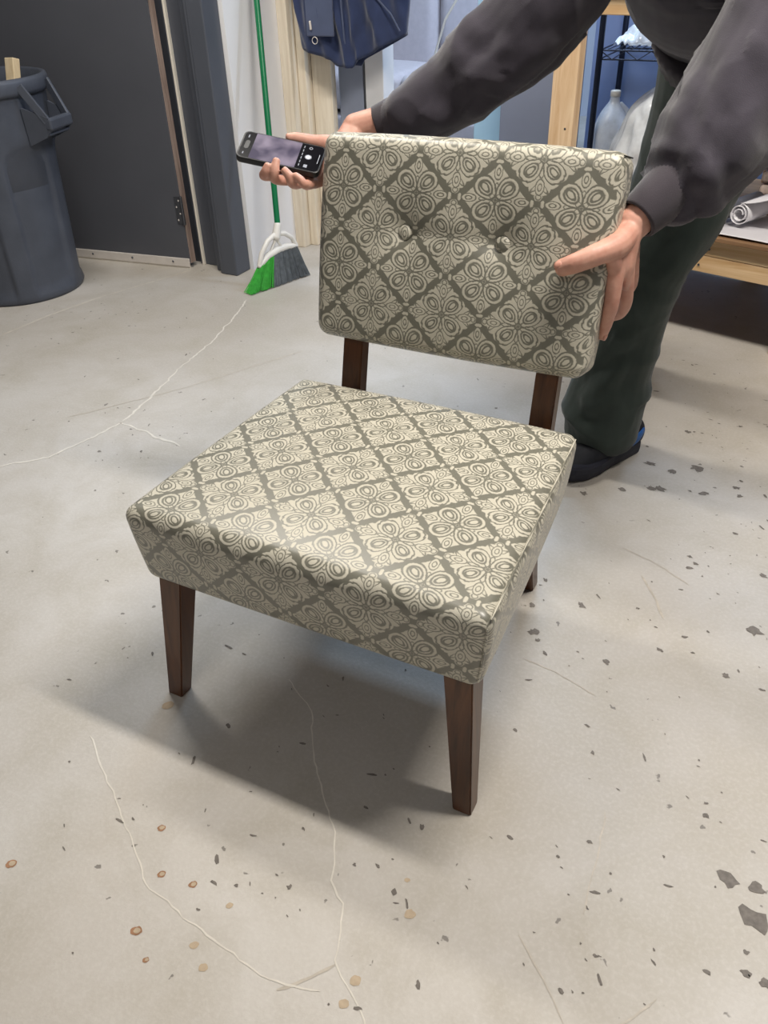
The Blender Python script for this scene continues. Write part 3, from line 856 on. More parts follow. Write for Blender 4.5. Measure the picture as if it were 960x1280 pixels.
def sweat_base(c):
    if c.x < 0.10 and c.z < 1.16: return fold(c, (AX_R + V3(0, 0.5, -0.3)).normalized(), 6, 11, 0.013, 1.3) + fold(c, AX_R, 12, 5, 0.006, 3.3)
    if c.x > 0.30 and c.y < 0.97: return fold(c, (AX_L + V3(0.3, 0.3, 0.1)).normalized(), 4.5, 10, 0.019, 4.1) + fold(c, (AX_L + V3(0.6, 0, -0.3)).normalized(), 10, 4.5, 0.007, 8.1)
    return fold(c, V3(0.4, 0.6, 0.5).normalized(), 8, 5, 0.012, 2.0)
sw_me = voxel_union('sweatshirt', sp, 0.0045, 5, sweat_disp)
sweat = link('sweatshirt', sw_me, M['sweat'], person)
def cuff(name, a, b, ra, rb, par, n=44):
    a, b = Vector(a), Vector(b); d = (b - a).normalized()
    x_ = d.orthogonal().normalized(); y_ = d.cross(x_)
    v = []; f = []; L = (b - a).length
    prof = [(0.0, 0.86), (0.0, 0.97), (0.04, 1.0), (0.5, 1.0), (0.93, 1.03), (1.0, 1.0), (1.0, 0.8)]
    for k, (t_, s_) in enumerate(prof):
        for i in range(n * 2):
            an = math.pi * i / n; r_ = (ra * (1 - t_) + rb * t_) * s_ * (1 + (0.012 if i % 2 else -0.012))
            v.append(a + d * (L * t_) + x_ * (math.cos(an) * r_) + y_ * (math.sin(an) * r_))
    m2 = n * 2
    for k in range(len(prof) - 1):
        for i in range(m2): f.append((k * m2 + i, k * m2 + (i + 1) % m2, (k + 1) * m2 + (i + 1) % m2, (k + 1) * m2 + i))
    return mesh(name, v, f, M['rib'], par, True)
cuff('cuff', (0.3025, 0.694, 0.760), (0.352, 0.766, 0.812), 0.0375, 0.050, sweat)
cuff('cuff', (-0.256, 0.820, 0.854), (-0.195, 0.848, 0.876), 0.036, 0.046, sweat)
# shirt tail hanging below the hem
cuff('waistband', (0.325, 1.345, 0.965), (0.325, 1.300, 1.012), 0.150, 0.158, sweat)

# ---- trousers
tp = []
cloth(tp, [(0.36, 1.325, 0.93), (0.335, 1.37, 0.945), (0.30, 1.410, 0.93)], [0.118, 0.125, 0.115])
cloth(tp, [(0.335, 1.36, 0.94), (0.328, 1.31, 1.02)], [(0.135, 0.105), (0.125, 0.090)], 24, 4, (1, 0, 0))
cloth(tp, [HIP_L, (0.355, 1.275, 0.82), (0.308, 1.215, 0.68), (0.250, 1.158, 0.520), (0.232, 1.165, 0.40), (0.212, 1.178, 0.27), (0.203, 1.182, 0.165), (0.204, 1.182, 0.085)],
      [0.118, 0.108, 0.096, 0.084, 0.080, 0.086, 0.096, 0.090])
cloth(tp, [HIP_R, (0.262, 1.46, 0.80), (0.228, 1.505, 0.67), (0.185, 1.560, 0.50), (0.160, 1.610, 0.32), (0.142, 1.670, 0.15), (0.140, 1.690, 0.085)],
      [0.115, 0.104, 0.094, 0.082, 0.078, 0.080, 0.076])
def trou_disp(c):
    k = math.exp(-((c.z - 0.14) / 0.10) ** 2) + 0.7 * math.exp(-((c.z - 0.53) / 0.10) ** 2) + 0.35
    return fold(c, V3(0.45, -0.3, 0.84).normalized(), 8, 4.0, 0.014 * k, 7.7) + (crease(c, TR_L, 0.018, 0.0055) if c.y < 1.19 else 0.0)
tr_me = voxel_union('trousers', tp, 0.0045, 5, trou_disp)
trou = link('trousers', tr_me, M['trouser'], person)
seam('side_seam', [(0.432, 1.30, 0.86), (0.392, 1.225, 0.70), (0.325, 1.175, 0.53), (0.302, 1.18, 0.40), (0.291, 1.195, 0.27), (0.289, 1.195, 0.17)], 0.0025, trou, M['trouser'])
MB().box((0.215, 1.112, 0.100), (0.030, 0.003, 0.012), Matrix.Rotation(math.radians(20), 3, 'Z')).build('hem_tag', M['weather'], trou)

# ---- shoes
def shoe(heel, direction):
    root_o = Vector((heel[0], heel[1], 0)); d = Vector((direction[0], direction[1], 0)).normalized(); s_ = Vector((d.y, -d.x, 0))
    def P(a, b, z): return root_o + d * a + s_ * b + Vector((0, 0, z))
    # outline of the sole: along a, half width
    L = [(-0.005, 0.020), (0.012, 0.034), (0.06, 0.037), (0.12, 0.039), (0.18, 0.047), (0.225, 0.046), (0.262, 0.034), (0.285, 0.014)]
    def ring(scale, z, lift=0.0):
        pts = [P(a, w_ * scale, z + lift * max(0, (a - 0.2) / 0.08) ** 2 * 0.012) for a, w_ in L] + [P(a, -w_ * scale, z + lift * max(0, (a - 0.2) / 0.08) ** 2 * 0.012) for a, w_ in reversed(L)]
        return pts
    def skin(rings):
        n = len(rings[0]); v = [p for r in rings for p in r]; f = []
        for k in range(len(rings) - 1):
            for i in range(n): f.append((k * n + i, k * n + (i + 1) % n, (k + 1) * n + (i + 1) % n, (k + 1) * n + i))
        f.append(tuple(reversed(range(n)))); f.append(tuple(range((len(rings) - 1) * n, len(rings) * n)))
        return v, f
    v, f = skin([ring(0.93, 0.0, 1), ring(1.04, 0.006, 1), ring(1.12, 0.022, 1), ring(1.10, 0.036, 1), ring(0.98, 0.042, 1)])
    so = mesh('shoe', v, f, M['sole'], person, False)
    # upper: cross sections along the foot
    up = tube_data([P(0.012, 0, 0.052), P(0.05, 0, 0.058), P(0.10, 0, 0.058), P(0.16, 0, 0.048), P(0.22, 0, 0.038), P(0.262, 0, 0.032)],
                   [(0.034, 0.046), (0.037, 0.052), (0.038, 0.052), (0.043, 0.040), (0.041, 0.026), (0.026, 0.016)], 20, True, 4, tuple(s_))
    col_ = tube_data([P(0.045, 0, 0.07), P(0.042, 0, 0.112)], [(0.036, 0.046), (0.036, 0.043)], 20, True, 3, tuple(s_))
    me_ = voxel_union('upper', [up, col_], 0.004, 3)
    u_ = link('upper', me_, M['shoe'], so)
    for sg in (-1, 1):
        pts = [P(0.000, sg * 0.030, 0.064), P(0.03, sg * 0.0405, 0.060), P(0.07, sg * 0.042, 0.048), P(0.11, sg * 0.043, 0.040)]
        vv, ff = tube_data(pts, [(0.004, 0.010), (0.004, 0.014), (0.004, 0.012), (0.003, 0.006)], 10, True, 4, tuple(s_))
        mesh('side_panel', vv, ff, M['shoe_blue'], so, True)
    vv, ff = tube_data([P(a, w_ * 1.03, 0.012) for a, w_ in L] , 0.0035, 8, True, 2)
    mesh('sole_line', vv, ff, M['shoe_blue'], so, True)
    for k in range(4):
        a = 0.115 + 0.025 * k
        MB().tube([P(a, -0.022, 0.083 - 0.014 * k), P(a + 0.004, 0, 0.0965 - 0.0135 * k), P(a, 0.022, 0.083 - 0.014 * k)], 0.003, 8).build('lace', M['weather'], so, True)
    return so
shoe((0.272, 1.262), (-0.46, -0.89))
shoe((0.165, 1.770), (-0.30, -0.95))

# ---- phone (held, so a thing of its own)
phone = empty('mobile_phone', (0, 0, 0))
phone.matrix_world = Matrix.Translation(PH_C) @ Matrix((PH_L, PH_S, PH_N)).transposed().to_4x4()
tag(phone, 'black mobile phone showing its camera screen, held beside the backrest', 'phone')
def rrect(hw, hh, r, z, n=6):
    out = []
    for cx, cy, a0 in ((hw - r, hh - r, 0), (-hw + r, hh - r, 90), (-hw + r, -hh + r, 180), (hw - r, -hh + r, 270)):
        for k in range(n + 1):
            a = math.radians(a0 + 90 * k / n); out.append((cx + r * math.cos(a), cy + r * math.sin(a), z))
    return out
def slab(name, hw, hh, r, zs, mat, parent, ins=None):
    rings = []
    for z, i in zs: rings.append(rrect(hw - i, hh - i, max(r - i, 0.0005), z))
    n = len(rings[0]); v = [p for q in rings for p in q]; f = []
    for k in range(len(rings) - 1):
        for i in range(n): f.append((k * n + i, k * n + (i + 1) % n, (k + 1) * n + (i + 1) % n, (k + 1) * n + i))
    f.append(tuple(reversed(range(n)))); f.append(tuple(range((len(rings) - 1) * n, len(rings) * n)))
    return mesh(name, v, f, mat, parent)
HL, HW = 0.0805, 0.0395
slab('case', HL, HW, 0.011, [(-0.0065, 0.002), (-0.0055, 0.0006), (-0.003, 0), (0.004, 0), (0.0058, 0.0006), (0.0062, 0.0016)], M['phone'], phone)
gm, gnt, gb = new_mat('phone_glass'); gb.inputs['Base Color'].default_value = (0.006, 0.006, 0.008, 1); gb.inputs['Roughness'].default_value = 0.22; gb.inputs['Specular IOR Level'].default_value = 0.03
scr = slab('screen', HL - 0.003, HW - 0.003, 0.009, [(0.0056, 0), (0.0063, 0.0002)], gm, phone)
# camera view: floor and chair edge seen by the phone, soft violet-grey
vm, vnt, vb = new_mat('camera_view')
vc = coords(vnt); vn = noise_tex(vnt, vc, 26.0, 2, 0.4, 0.3)
vcol = mixc(vnt, ((vn - 0.35) * 2.2).sat(), rgb(62, 58, 76), rgb(134, 126, 142))
vnt.links.new(vcol, vb.inputs['Base Color']); vnt.links.new(vcol, vb.inputs['Emission Color'])
vb.inputs['Emission Strength'].default_value = 0.12; vb.inputs['Roughness'].default_value = 0.3; vb.inputs['Specular IOR Level'].default_value = 0.03
wh = glow('screen_white', (0.6, 0.62, 0.7, 1), 0.25)
gy = glow('screen_grey', (0.30, 0.32, 0.38, 1), 0.05)
def flat(name, x0, x1, y0, y1, mat, z=0.00650, parent=scr): return mesh(name, [(x0, y0, z), (x1, y0, z), (x1, y1, z), (x0, y1, z)], [(0, 1, 2, 3)], mat, parent)
flat('camera_view', -0.0560, 0.0330, -0.0362, 0.0362, vm)
MB().lathe([(0.0, 0.0066), (0.0052, 0.0066), (0.0052, 0.0063)], 24, (0.0520, 0.0, 0)).build('shutter_button', wh, scr)
MB().lathe([(0.0060, 0.0065), (0.0067, 0.0065), (0.0067, 0.0063), (0.0060, 0.0063)], 28, (0.0520, 0.0, 0)).build('shutter_ring', gy, scr)
flat('gallery_thumbnail', 0.0485, 0.0555, -0.030, -0.022, gy)
MB().lathe([(0.0022, 0.0065), (0.0036, 0.0065), (0.0036, 0.0063)], 16, (0.0520, 0.026, 0)).build('flip_icon', gy, scr)
for k in range(6): flat('mode_word', 0.0385, 0.0400, -0.029 + 0.0105 * k, -0.0225 + 0.0105 * k, gy)
flat('home_bar', 0.0715, 0.0725, -0.0130, 0.0130, wh)
slab('camera_island', 0.0045, 0.012, 0.0044, [(0.0062, 0), (0.00655, 0.0003)], M['phone'], scr).location = (-0.067, 0, 0)
flat('status_icon', -0.0700, -0.0680, 0.020, 0.028, gy); flat('status_icon', -0.0700, -0.0680, -0.028, -0.022, gy)


# ================================================================== RUBBISH BIN
can = empty('rubbish_bin', (-2.345, 1.550, 0))
tag(can, 'large grey ribbed plastic rubbish bin standing by the charcoal door', 'rubbish bin')
def can_r(z): return 0.247 + 0.026 * (z / 0.78)
cv = []; cf = []
zs = [0.0, 0.012, 0.03, 0.05, 0.07, 0.12, 0.20, 0.28, 0.36, 0.44, 0.50, 0.53, 0.55, 0.565, 0.58, 0.60, 0.66, 0.72, 0.745]
nseg = 192
for z in zs:
    for i in range(nseg):
        a = 2 * math.pi * i / nseg
        r = can_r(z) - (0.006 if z == 0 else 0)
        # tall arched panels pressed into the wall, ribs between them
        ph_ = abs(((a * 6 / (2 * math.pi) + 0.62) % 1.0) - 0.5) * 2          # 0 panel centre .. 1 rib
        top = 0.575 - 0.06 * (ph_ / 0.72) ** 4
        k = min(1.0, max(0.0, (0.72 - ph_) / 0.07)) * min(1.0, max(0.0, (z - 0.02) / 0.03)) * min(1.0, max(0.0, (top - z) / 0.03))
        cv.append(((r - 0.013 * k) * math.cos(a), (r - 0.013 * k) * math.sin(a), z))
for j in range(len(zs) - 1):
    for i in range(nseg): cf.append((j * nseg + i, j * nseg + (i + 1) % nseg, (j + 1) * nseg + (i + 1) % nseg, (j + 1) * nseg + i))
# inner wall and floor
k0 = len(cv)
for r, z in ((can_r(0.745) - 0.006, 0.745), (can_r(0.1) - 0.02, 0.10), (0.0, 0.10)):
    for i in range(nseg):
        a = 2 * math.pi * i / nseg; cv.append((r * math.cos(a), r * math.sin(a), z))
for j in range(2):
    for i in range(nseg): cf.append((k0 + j * nseg + i, k0 + (j + 1) * nseg + i, k0 + (j + 1) * nseg + (i + 1) % nseg, k0 + j * nseg + (i + 1) % nseg))
cf.append(tuple(reversed(range(nseg))))
mesh('bin_body', cv, cf, M['can'], can, True)
MB().lathe([(0.269, 0.735), (0.284, 0.738), (0.289, 0.750), (0.289, 0.778), (0.284, 0.790), (0.274, 0.792), (0.265, 0.786), (0.263, 0.735)], 64).build('rim', M['can'], can, True)
for ang in (14, 194):
    A = math.radians(ang); d = Vector((math.cos(A), math.sin(A), 0)); t_ = Vector((-d.y, d.x, 0))
    def hp_(o_, s_, z_): return d * o_ + t_ * s_ + Vector((0, 0, z_))
    # an outer grip bar carried by two open side webs sloping from the rim, with a floor under the fingers
    h_ = MB().bar(hp_(0.348, -0.074, 0.642), hp_(0.348, 0.074, 0.642), 0.026, 0.040, (0, 0, 1), 0.007).build('handle', M['can'], can)
    for sg in (-1, 1):
        MB().bar(hp_(0.275, sg * 0.088, 0.770), hp_(0.345, sg * 0.066, 0.648), 0.012, 0.030, (0, 0, 1), 0.003).build('handle_strut', M['can'], h_)
        v = [hp_(0.262, sg * 0.082, 0.700), hp_(0.352, sg * 0.066, 0.665), hp_(0.356, sg * 0.064, 0.625), hp_(0.330, sg * 0.062, 0.598), hp_(0.258, sg * 0.070, 0.570)]
        w_ = [q + t_ * (sg * 0.008) for q in v]
        n = len(v); f = [tuple(range(n)), tuple(reversed(range(n, 2 * n)))] + [(i, n + i, n + (i + 1) % n, (i + 1) % n) for i in range(n)]
        mesh('handle_web', v + w_, f, M['can'], h_)
    MB().bar(hp_(0.300, -0.068, 0.596), hp_(0.300, 0.068, 0.596), 0.090, 0.010, tuple((d * -0.3 + Vector((0, 0, 1))).normalized()), 0.003).build('grip_floor', M['can'], h_)
off = MB().bar((-2.22, 1.50, 0.120), (-2.245, 1.700, 0.835), 0.045, 0.032, (0, 1, 0), 0.003).build('wood_offcut', M['offcut'])
tag(off, 'pale wood offcut sticking out of the rubbish bin', 'offcut')

# ================================================================== BROOM
br = empty('broom', (0, 0, 0))
tag(br, 'angle broom with green handle and green and grey bristles leaning on the white wall', 'broom')
B0 = V3(-1.340, 2.010, 0.215); B1 = V3(-1.530, 2.300, 1.235)
MB().tube([B0, B1], 0.0115, 14).build('handle', M['green_metal'], br, True)
hw = V3(0.30, 0.95, 0).normalized()                  # along the head, from the long green side to the grey side
hn = V3(hw.y, -hw.x, 0)                               # across the head, to the camera side
HB = V3(-1.343, 1.995, 0.0)
def bh(a, z, n=0.0): return HB + hw * a + hn * n + Vector((0, 0, z))
# cap: arched white frame over the bristles
capb = MB()
low = [(-0.098, 0.098), (-0.050, 0.128), (0.0, 0.140), (0.050, 0.142), (0.098, 0.134)]
capb.tube([bh(a, z) for a, z in low], [0.011, 0.014, 0.015, 0.014, 0.011], 10)
capb.tube([bh(-0.098, 0.100), bh(-0.080, 0.145), bh(-0.045, 0.185), bh(0.0, 0.205), bh(0.045, 0.196), bh(0.082, 0.170), bh(0.098, 0.136)], 0.010, 10)
capb.tube([bh(-0.040, 0.133), bh(-0.012, 0.170), bh(0.0, 0.200)], 0.006, 8)
capb.tube([bh(0.030, 0.142), bh(0.008, 0.170), bh(0.0, 0.200)], 0.006, 8)
capb.tube([bh(0.0, 0.192), B0 + (B1 - B0).normalized() * 0.020], [0.018, 0.0145], 12)
capb.build('broom_cap', M['white_plastic'], br, True)
rng = random.Random(5)
def bristles(name, a0, a1, n, mat):
    mb = MB()
    for i in range(n):
        u = rng.random(); a = a0 + (a1 - a0) * u
        zt = np.interp(a, [q[0] for q in low], [q[1] for q in low])
        nn = rng.uniform(-0.011, 0.011)
        # bristles fan out; the bottom edge is cut at an angle
        ab = a * 1.62 - 0.014 + rng.uniform(-0.004, 0.004)
        zb = 0.003 + rng.uniform(0, 0.004) + (0.012 * rng.random() if rng.random() < 0.1 else 0)
        nb = nn * 2.2
        mb.tube([bh(a, zt, nn), bh((a * 0.45 + ab * 0.55), zt * 0.45, nn * 1.5), bh(ab, zb, nb)], [0.0011, 0.0011, 0.0009], 3, False)
    o = mb.build(name, mat, br); o['kind'] = 'stuff'; return o
bristles('green_bristles', -0.098, -0.026, 620, M['bristle_green'])
bristles('grey_bristles', -0.026, 0.098, 950, M['bristle_grey'])

# ================================================================== JACKET on the stud
jk = empty('hanging_jacket', (-1.24, 2.47, 0.75))
tag(jk, 'navy work jacket hanging on the wooden studs beside the white wall', 'jacket')
# body: an outline swept into a soft flattened bag with folds; x along the wall
def jacket_body():
    nx, nz = 60, 50; v = []; f = []
    for side in (0, 1):
        for j in range(nz + 1):
            t = j / nz
            for i in range(nx + 1):
                u = i / nx
                # hem line: point at u~0.42, higher toward the right
                hem = float(np.interp(u, [0, 0.04, 0.32, 0.36, 0.54, 0.57, 1.0], [0.84, 0.805, 0.770, 0.750, 0.745, 0.768, 0.858]))
                z = hem + (1.50 - hem) * t
                wl = -1.450 - 0.085 * min(1, t * 1.4) + 0.10 * max(0, t - 0.75) * 2
                wr = -0.985 + 0.015 * math.sin(t * 5) - 0.22 * max(0, t - 0.7) * 2
                x = wl + (wr - wl) * u
                th = 0.034 * (1 - (2 * u - 1) ** 4) ** 0.5 if abs(2 * u - 1) < 1 else 0
                fo = 0.034 * (1 - 2.4 * abs(noise.noise(Vector((u * 6 + t * 2.0, t * 1.6 - u, 2))))) + 0.012 * noise.noise(Vector((u * 16, t * 9, 5)))
                yc = 2.475 + 0.02 * u
                y = yc + (-(th + fo * th / 0.034) if side == 0 else th * 0.8)
                v.append((x - jk.location.x, y - jk.location.y, z - jk.location.z))
        base = side * (nx + 1) * (nz + 1)
        for j in range(nz):
            for i in range(nx):
                q = (base + j * (nx + 1) + i, base + j * (nx + 1) + i + 1, base + (j + 1) * (nx + 1) + i + 1, base + (j + 1) * (nx + 1) + i)
                f.append(q if side == 0 else tuple(reversed(q)))
    return v, f
jv, jf = jacket_body()
jb = mesh('jacket_body', jv, jf, M['jacket'], jk, True)
md = jb.modifiers.new('t', 'SOLIDIFY'); md.thickness = 0.004
def jl(x, y, z): return (x + 1.24, y - 2.47, z - 0.75)
MB().tube([jl(-1.06, 2.47, 1.48), jl(-1.00, 2.45, 1.35), jl(-0.985, 2.44, 1.20), jl(-1.00, 2.44, 1.06)], [0.065, 0.060, 0.054, 0.046], 16).build('sleeve', M['jacket'], jk, True)
MB().tube([jl(-1.225, 2.432, 0.765), jl(-1.228, 2.428, 0.85), jl(-1.235, 2.430, 0.95), jl(-1.24, 2.432, 1.1)], 0.004, 6).build('placket_seam', M['jacket_lining'], jk, True)
MB().tube([jl(-1.00, 2.452, 0.875), jl(-1.03, 2.440, 0.93), jl(-1.09, 2.434, 0.985), jl(-1.13, 2.434, 1.05)], 0.003, 6).build('side_seam', M['jacket_lining'], jk, True)
pf = MB().box(jl(-1.325, 2.414, 0.980), (0.120, 0.010, 0.25), Matrix.Rotation(math.radians(2), 3, 'Z'), 0.004).build('pocket_flap', M['jacket_lining'], jk)
MB().tube([jl(-1.365, 2.405, 0.905), jl(-1.362, 2.404, 0.880)], 0.0045, 8).build('zip_pull', M['alu'], pf, True)
MB().tube([Vector(jl(-1.345, 2.400, 0.842)) + Vector((0.012 * math.cos(a), 0, 0.012 * math.sin(a))) for a in np.linspace(0, 6.2832, 17)], 0.0015, 6).build('ring', M['alu'], pf, True)
MB().tube([jl(-1.24, 2.545, 1.60), jl(-1.24, 2.49, 1.59), jl(-1.24, 2.47, 1.62)], 0.006, 8).build('hook', M['steel'], jk, True)
MB().box(jl(-1.235, 2.573, 1.60), (0.24, 0.030, 0.06), None, 0.004).build('hook_rail', M['pale_pine'], jk)

# ================================================================== BACK ROOM
sf = empty('sofa', (-1.75, 4.35, 0))
tag(sf, 'grey upholstered sofa in the back room behind the jacket', 'sofa')
def cushion(name, c, d, r, parent, mat, crown=0.02):
    hx, hy, hz = (q / 2 for q in d)
    def df(p):
        k = max(0, 1 - (p.x / hx) ** 2) * max(0, 1 - (p.y / hy) ** 2) * max(0, 1 - (p.z / hz) ** 2 * 0)
        return Vector((p.x + c[0], p.y + c[1], p.z + c[2] + crown * k * (1 if p.z > 0 else 0)))
    return upholster(name, hx, hy, hz, r, df, lambda k, p: (p.x, p.y + p.z), mat, parent, 20, 4)
cushion('sofa_base', (0, 0, 0.20), (1.70, 0.80, 0.20), 0.03, sf, M['sofa'], 0.0)
cushion('seat_cushion', (-0.36, -0.04, 0.42), (0.72, 0.72, 0.20), 0.05, sf, M['sofa'])
cushion('seat_cushion', (0.36, -0.04, 0.42), (0.72, 0.72, 0.20), 0.05, sf, M['sofa'])
cushion('back_cushion', (-0.36, 0.27, 0.76), (0.72, 0.24, 0.62), 0.07, sf, M['sofa'])
cushion('back_cushion', (0.36, 0.27, 0.76), (0.72, 0.24, 0.62), 0.07, sf, M['sofa'])
cushion('armrest', (-0.79, 0, 0.42), (0.14, 0.80, 0.60), 0.04, sf, M['sofa'])
cushion('armrest', (0.79, 0, 0.42), (0.14, 0.80, 0.60), 0.04, sf, M['sofa'])
for sx in (-0.75, 0.75):
    for sy in (-0.32, 0.32): taper_leg('leg', (sx, sy, 0.11), (sx, sy, 0.0), 0.05, 0.04, 0.05, 0.04, sf, M['leg_wood'])

def lean_board(name, x, y, w_, h_, th, mat, label, cat, rz=0.0, lean=0.0):
    o = MB().box((0, 0, h_ / 2), (w_, th, h_), None, 0.004).build(name, mat)
    o.location = (x, y, 0); o.rotation_euler = (lean, 0, rz)
    return tag(o, label, cat)
lean_board('insulation_board', -1.02, 3.55, 0.175, 2.2, 0.05, M['blue_board'], 'tall pale blue insulation board standing behind the stooping person', 'board')
lean_board('plaster_board', -0.865, 3.50, 0.105, 2.2, 0.03, M['shade_board_grey'], 'narrow light grey board standing beside the pale blue board', 'board')
lean_board('cover_panel', -0.63, 3.10, 0.36, 2.0, 0.03, M['grey_board'], 'dark grey panel standing behind the wooden rack post', 'board')
cd = MB().tube([(-1.12, 3.46, 1.70), (-1.10, 3.44, 1.20), (-1.15, 3.42, 0.95), (-1.22, 3.40, 0.84), (-1.27, 3.40, 0.70), (-1.26, 3.40, 0.02)], 0.006, 8).build('power_cord', M['white_plastic'], None, True)
tag(cd, 'white cord hanging in a curve beside the pale blue board', 'cord')
sto = plate('backing_panel', -0.50, 0.95, 3.42, 3.46, 0, 1.9, M['bin_blue'], 0.003, None)
tag(sto, 'wide blue-grey panel behind the wire shelving', 'panel')

# ================================================================== WIRE SHELVING with jug, pail and film
ws = empty('wire_shelving', (0, 0, 0))
tag(ws, 'dark wire shelving unit standing behind the wooden rack', 'shelving')
WX0, WX1, WY0, WY1 = -0.36, 0.86, 2.98, 3.38
for x in (WX0, WX1):
    for y in (WY0, WY1): MB().tube([(x, y, 0), (x, y, 1.75)], 0.0125, 12).build('post', M['wire'], ws, True)
for z in (0.31, 0.77, 1.30):
    sh = MB()
    for dz in (0, -0.032):
        for y in (WY0, WY1): sh.tube([(WX0, y, z + dz), (WX1, y, z + dz)], 0.0032, 8)
        for x in (WX0, WX1): sh.tube([(x, WY0, z + dz), (x, WY1, z + dz)], 0.0032, 8)
    so = sh.build('shelf_frame', M['wire'], ws, True)
    nz = 24
    for y in (WY0, WY1):
        zg = MB(); zg.tube([(WX0 + (WX1 - WX0) * k / nz, y, z - (0.032 if k % 2 else 0.0)) for k in range(nz + 1)], 0.0022, 6)
        zg.build('zigzag_wire', M['wire'], so, True)
    for k in range(1, 40):
        x = WX0 + (WX1 - WX0) * k / 40
        MB().tube([(x, WY0, z + 0.003), (x, WY1, z + 0.003)], 0.002, 5).build('shelf_wire', M['wire'], so, True)

# gallon jug on the lower wire shelf
jg = empty('plastic_jug', (-0.295, 3.06, 0.3145), (0, 0, math.radians(20)))
tag(jg, 'cloudy empty plastic gallon jug on the lower wire shelf', 'jug')
def jug_mesh():
    prof = [(0.0, 0.0), (0.060, 0.0), (0.070, 0.008), (0.073, 0.03), (0.073, 0.13), (0.072, 0.155), (0.064, 0.19), (0.048, 0.225), (0.030, 0.25), (0.021, 0.262), (0.019, 0.275), (0.019, 0.29)]
    n = 40; v = []; f = []
    for r, z in prof:
        for i in range(n):
            a = 2 * math.pi * i / n
            k = min(1, max(0, (0.24 - z) / 0.08)) * 0.28
            q = (abs(math.cos(a)) ** (2 + 4 * k) + abs(math.sin(a)) ** (2 + 4 * k)) ** (-1 / (2 + 4 * k))
            x, y = r * q * math.cos(a), r * q * math.sin(a)
            # pinch behind the handle
            if z > 0.12 and x > 0.02: x -= 0.020 * min(1, (z - 0.12) / 0.05) * max(0, 1 - abs(y) / 0.03) * (1 if z < 0.24 else 0.3)
            v.append((x, y, z))
    for j in range(len(prof) - 1):
        for i in range(n): f.append((j * n + i, j * n + (i + 1) % n, (j + 1) * n + (i + 1) % n, (j + 1) * n + i))
    return v, f
v, f = jug_mesh(); mesh('jug_body', v, f, M['jug'], jg, True)
MB().tube([(0.026, 0, 0.250), (0.052, 0, 0.228), (0.064, 0, 0.185), (0.064, 0, 0.145), (0.058, 0, 0.120)], [0.010, 0.011, 0.011, 0.011, 0.012], 12).build('jug_handle', M['jug'], jg, True)
MB().lathe([(0.0, 0.304), (0.018, 0.303), (0.021, 0.300), (0.021, 0.280), (0.0195, 0.280)], 24).build('jug_cap', M['white_plastic'], jg, True)
pl = MB().lathe([(0.0, 0.004), (0.075, 0.004), (0.078, 0.0), (0.090, 0.14), (0.094, 0.142), (0.094, 0.150), (0.088, 0.150), (0.078, 0.012), (0.0, 0.012)], 36, (0.14, 3.17, 0.7745)).build('plastic_pail', M['pail'], None, True)
tag(pl, 'pale plastic pail standing on the middle wire shelf', 'pail')

def film(name, n, fn, mat, label, cat, thick=0.0006):
    v = []; f = []
    for j in range(n + 1):
        for i in range(n + 1): v.append(fn(i / n, j / n))
    for j in range(n):
        for i in range(n): f.append((j * (n + 1) + i, j * (n + 1) + i + 1, (j + 1) * (n + 1) + i + 1, (j + 1) * (n + 1) + i))
    o = mesh(name, v, f, mat, None, True)
    md = o.modifiers.new('t', 'SOLIDIFY'); md.thickness = thick
    return tag(o, label, cat)
def ridg(u, v, s, k): return abs(noise.noise(Vector((u * s, v * s * 0.35, k)))) * 2
def film_shelf(u, v):
    # heap of loose film on the middle wire shelf, falling from a peak
    x = -0.32 + 0.335 * u
    y = 3.02 + 0.30 * v
    h = 0.27 * max(0, math.sin(math.pi * v)) ** 0.7 * (max(0.0, u) ** 0.8 * (1 - max(0, u - 0.8) * 4)) 
    z = 0.782 + max(0.0, h) * (0.75 + 0.5 * ridg(u, v, 9, 3.3)) + 0.012 * ridg(u, v, 14, 9)
    return (x + 0.02 * noise.noise(Vector((u * 8, v * 8, 1))), y, z)
film('plastic_film', 60, film_shelf, M['film'], 'crumpled clear plastic film heaped on the middle wire shelf', 'plastic film')

# ================================================================== WOODEN RACK (bench frame) behind the person
rk = empty('wooden_rack', (-0.268, 2.182, 0), (0, 0, math.radians(-15)))
tag(rk, 'workbench rack framed from raw pine studs behind the person', 'workbench')
MB().box((0.0, 0.0195, 0.53), (0.092, 0.039, 1.06), None, 0.003).build('post', M['pine'], rk)
MB().box((2.20, 0.0195, 0.53), (0.092, 0.039, 1.06), None, 0.003).build('post', M['pine'], rk)
MB().box((2.20, 0.74, 0.53), (0.092, 0.039, 1.06), None, 0.003).build('post', M['pine'], rk)
MB().box((0.50, 0.74, 0.53), (0.092, 0.039, 1.06), None, 0.003).build('post', M['pine'], rk)
MB().box((1.13, 0.030, 0.995), (2.15, 0.039, 0.089), None, 0.003).build('top_rail', M['pine_x'], rk)
MB().box((1.1, 0.37, 1.072), (2.34, 0.84, 0.022), None, 0.002).build('bench_top', M['ply'], rk)
MB().box((1.13, 0.0195, 0.272), (2.15, 0.039, 0.054), None, 0.002).build('shelf_rail', M['pine_x'], rk)
MB().box((1.13, 0.0180, 0.327), (2.15, 0.039, 0.054), None, 0.002).build('shelf_rail', M['pine_x'], rk)
MB().box((1.13, 0.37, 0.362), (2.30, 0.80, 0.014), None, 0.002).build('shelf_board', M['ply'], rk)
MB().box((1.13, 0.74, 0.31), (2.15, 0.039, 0.089), None, 0.002).build('shelf_rail', M['pine_x'], rk)
MB().box((0.86, 0.12, 0.125), (0.089, 0.09, 0.25), None, 0.003).build('foot', M['pine'], rk)
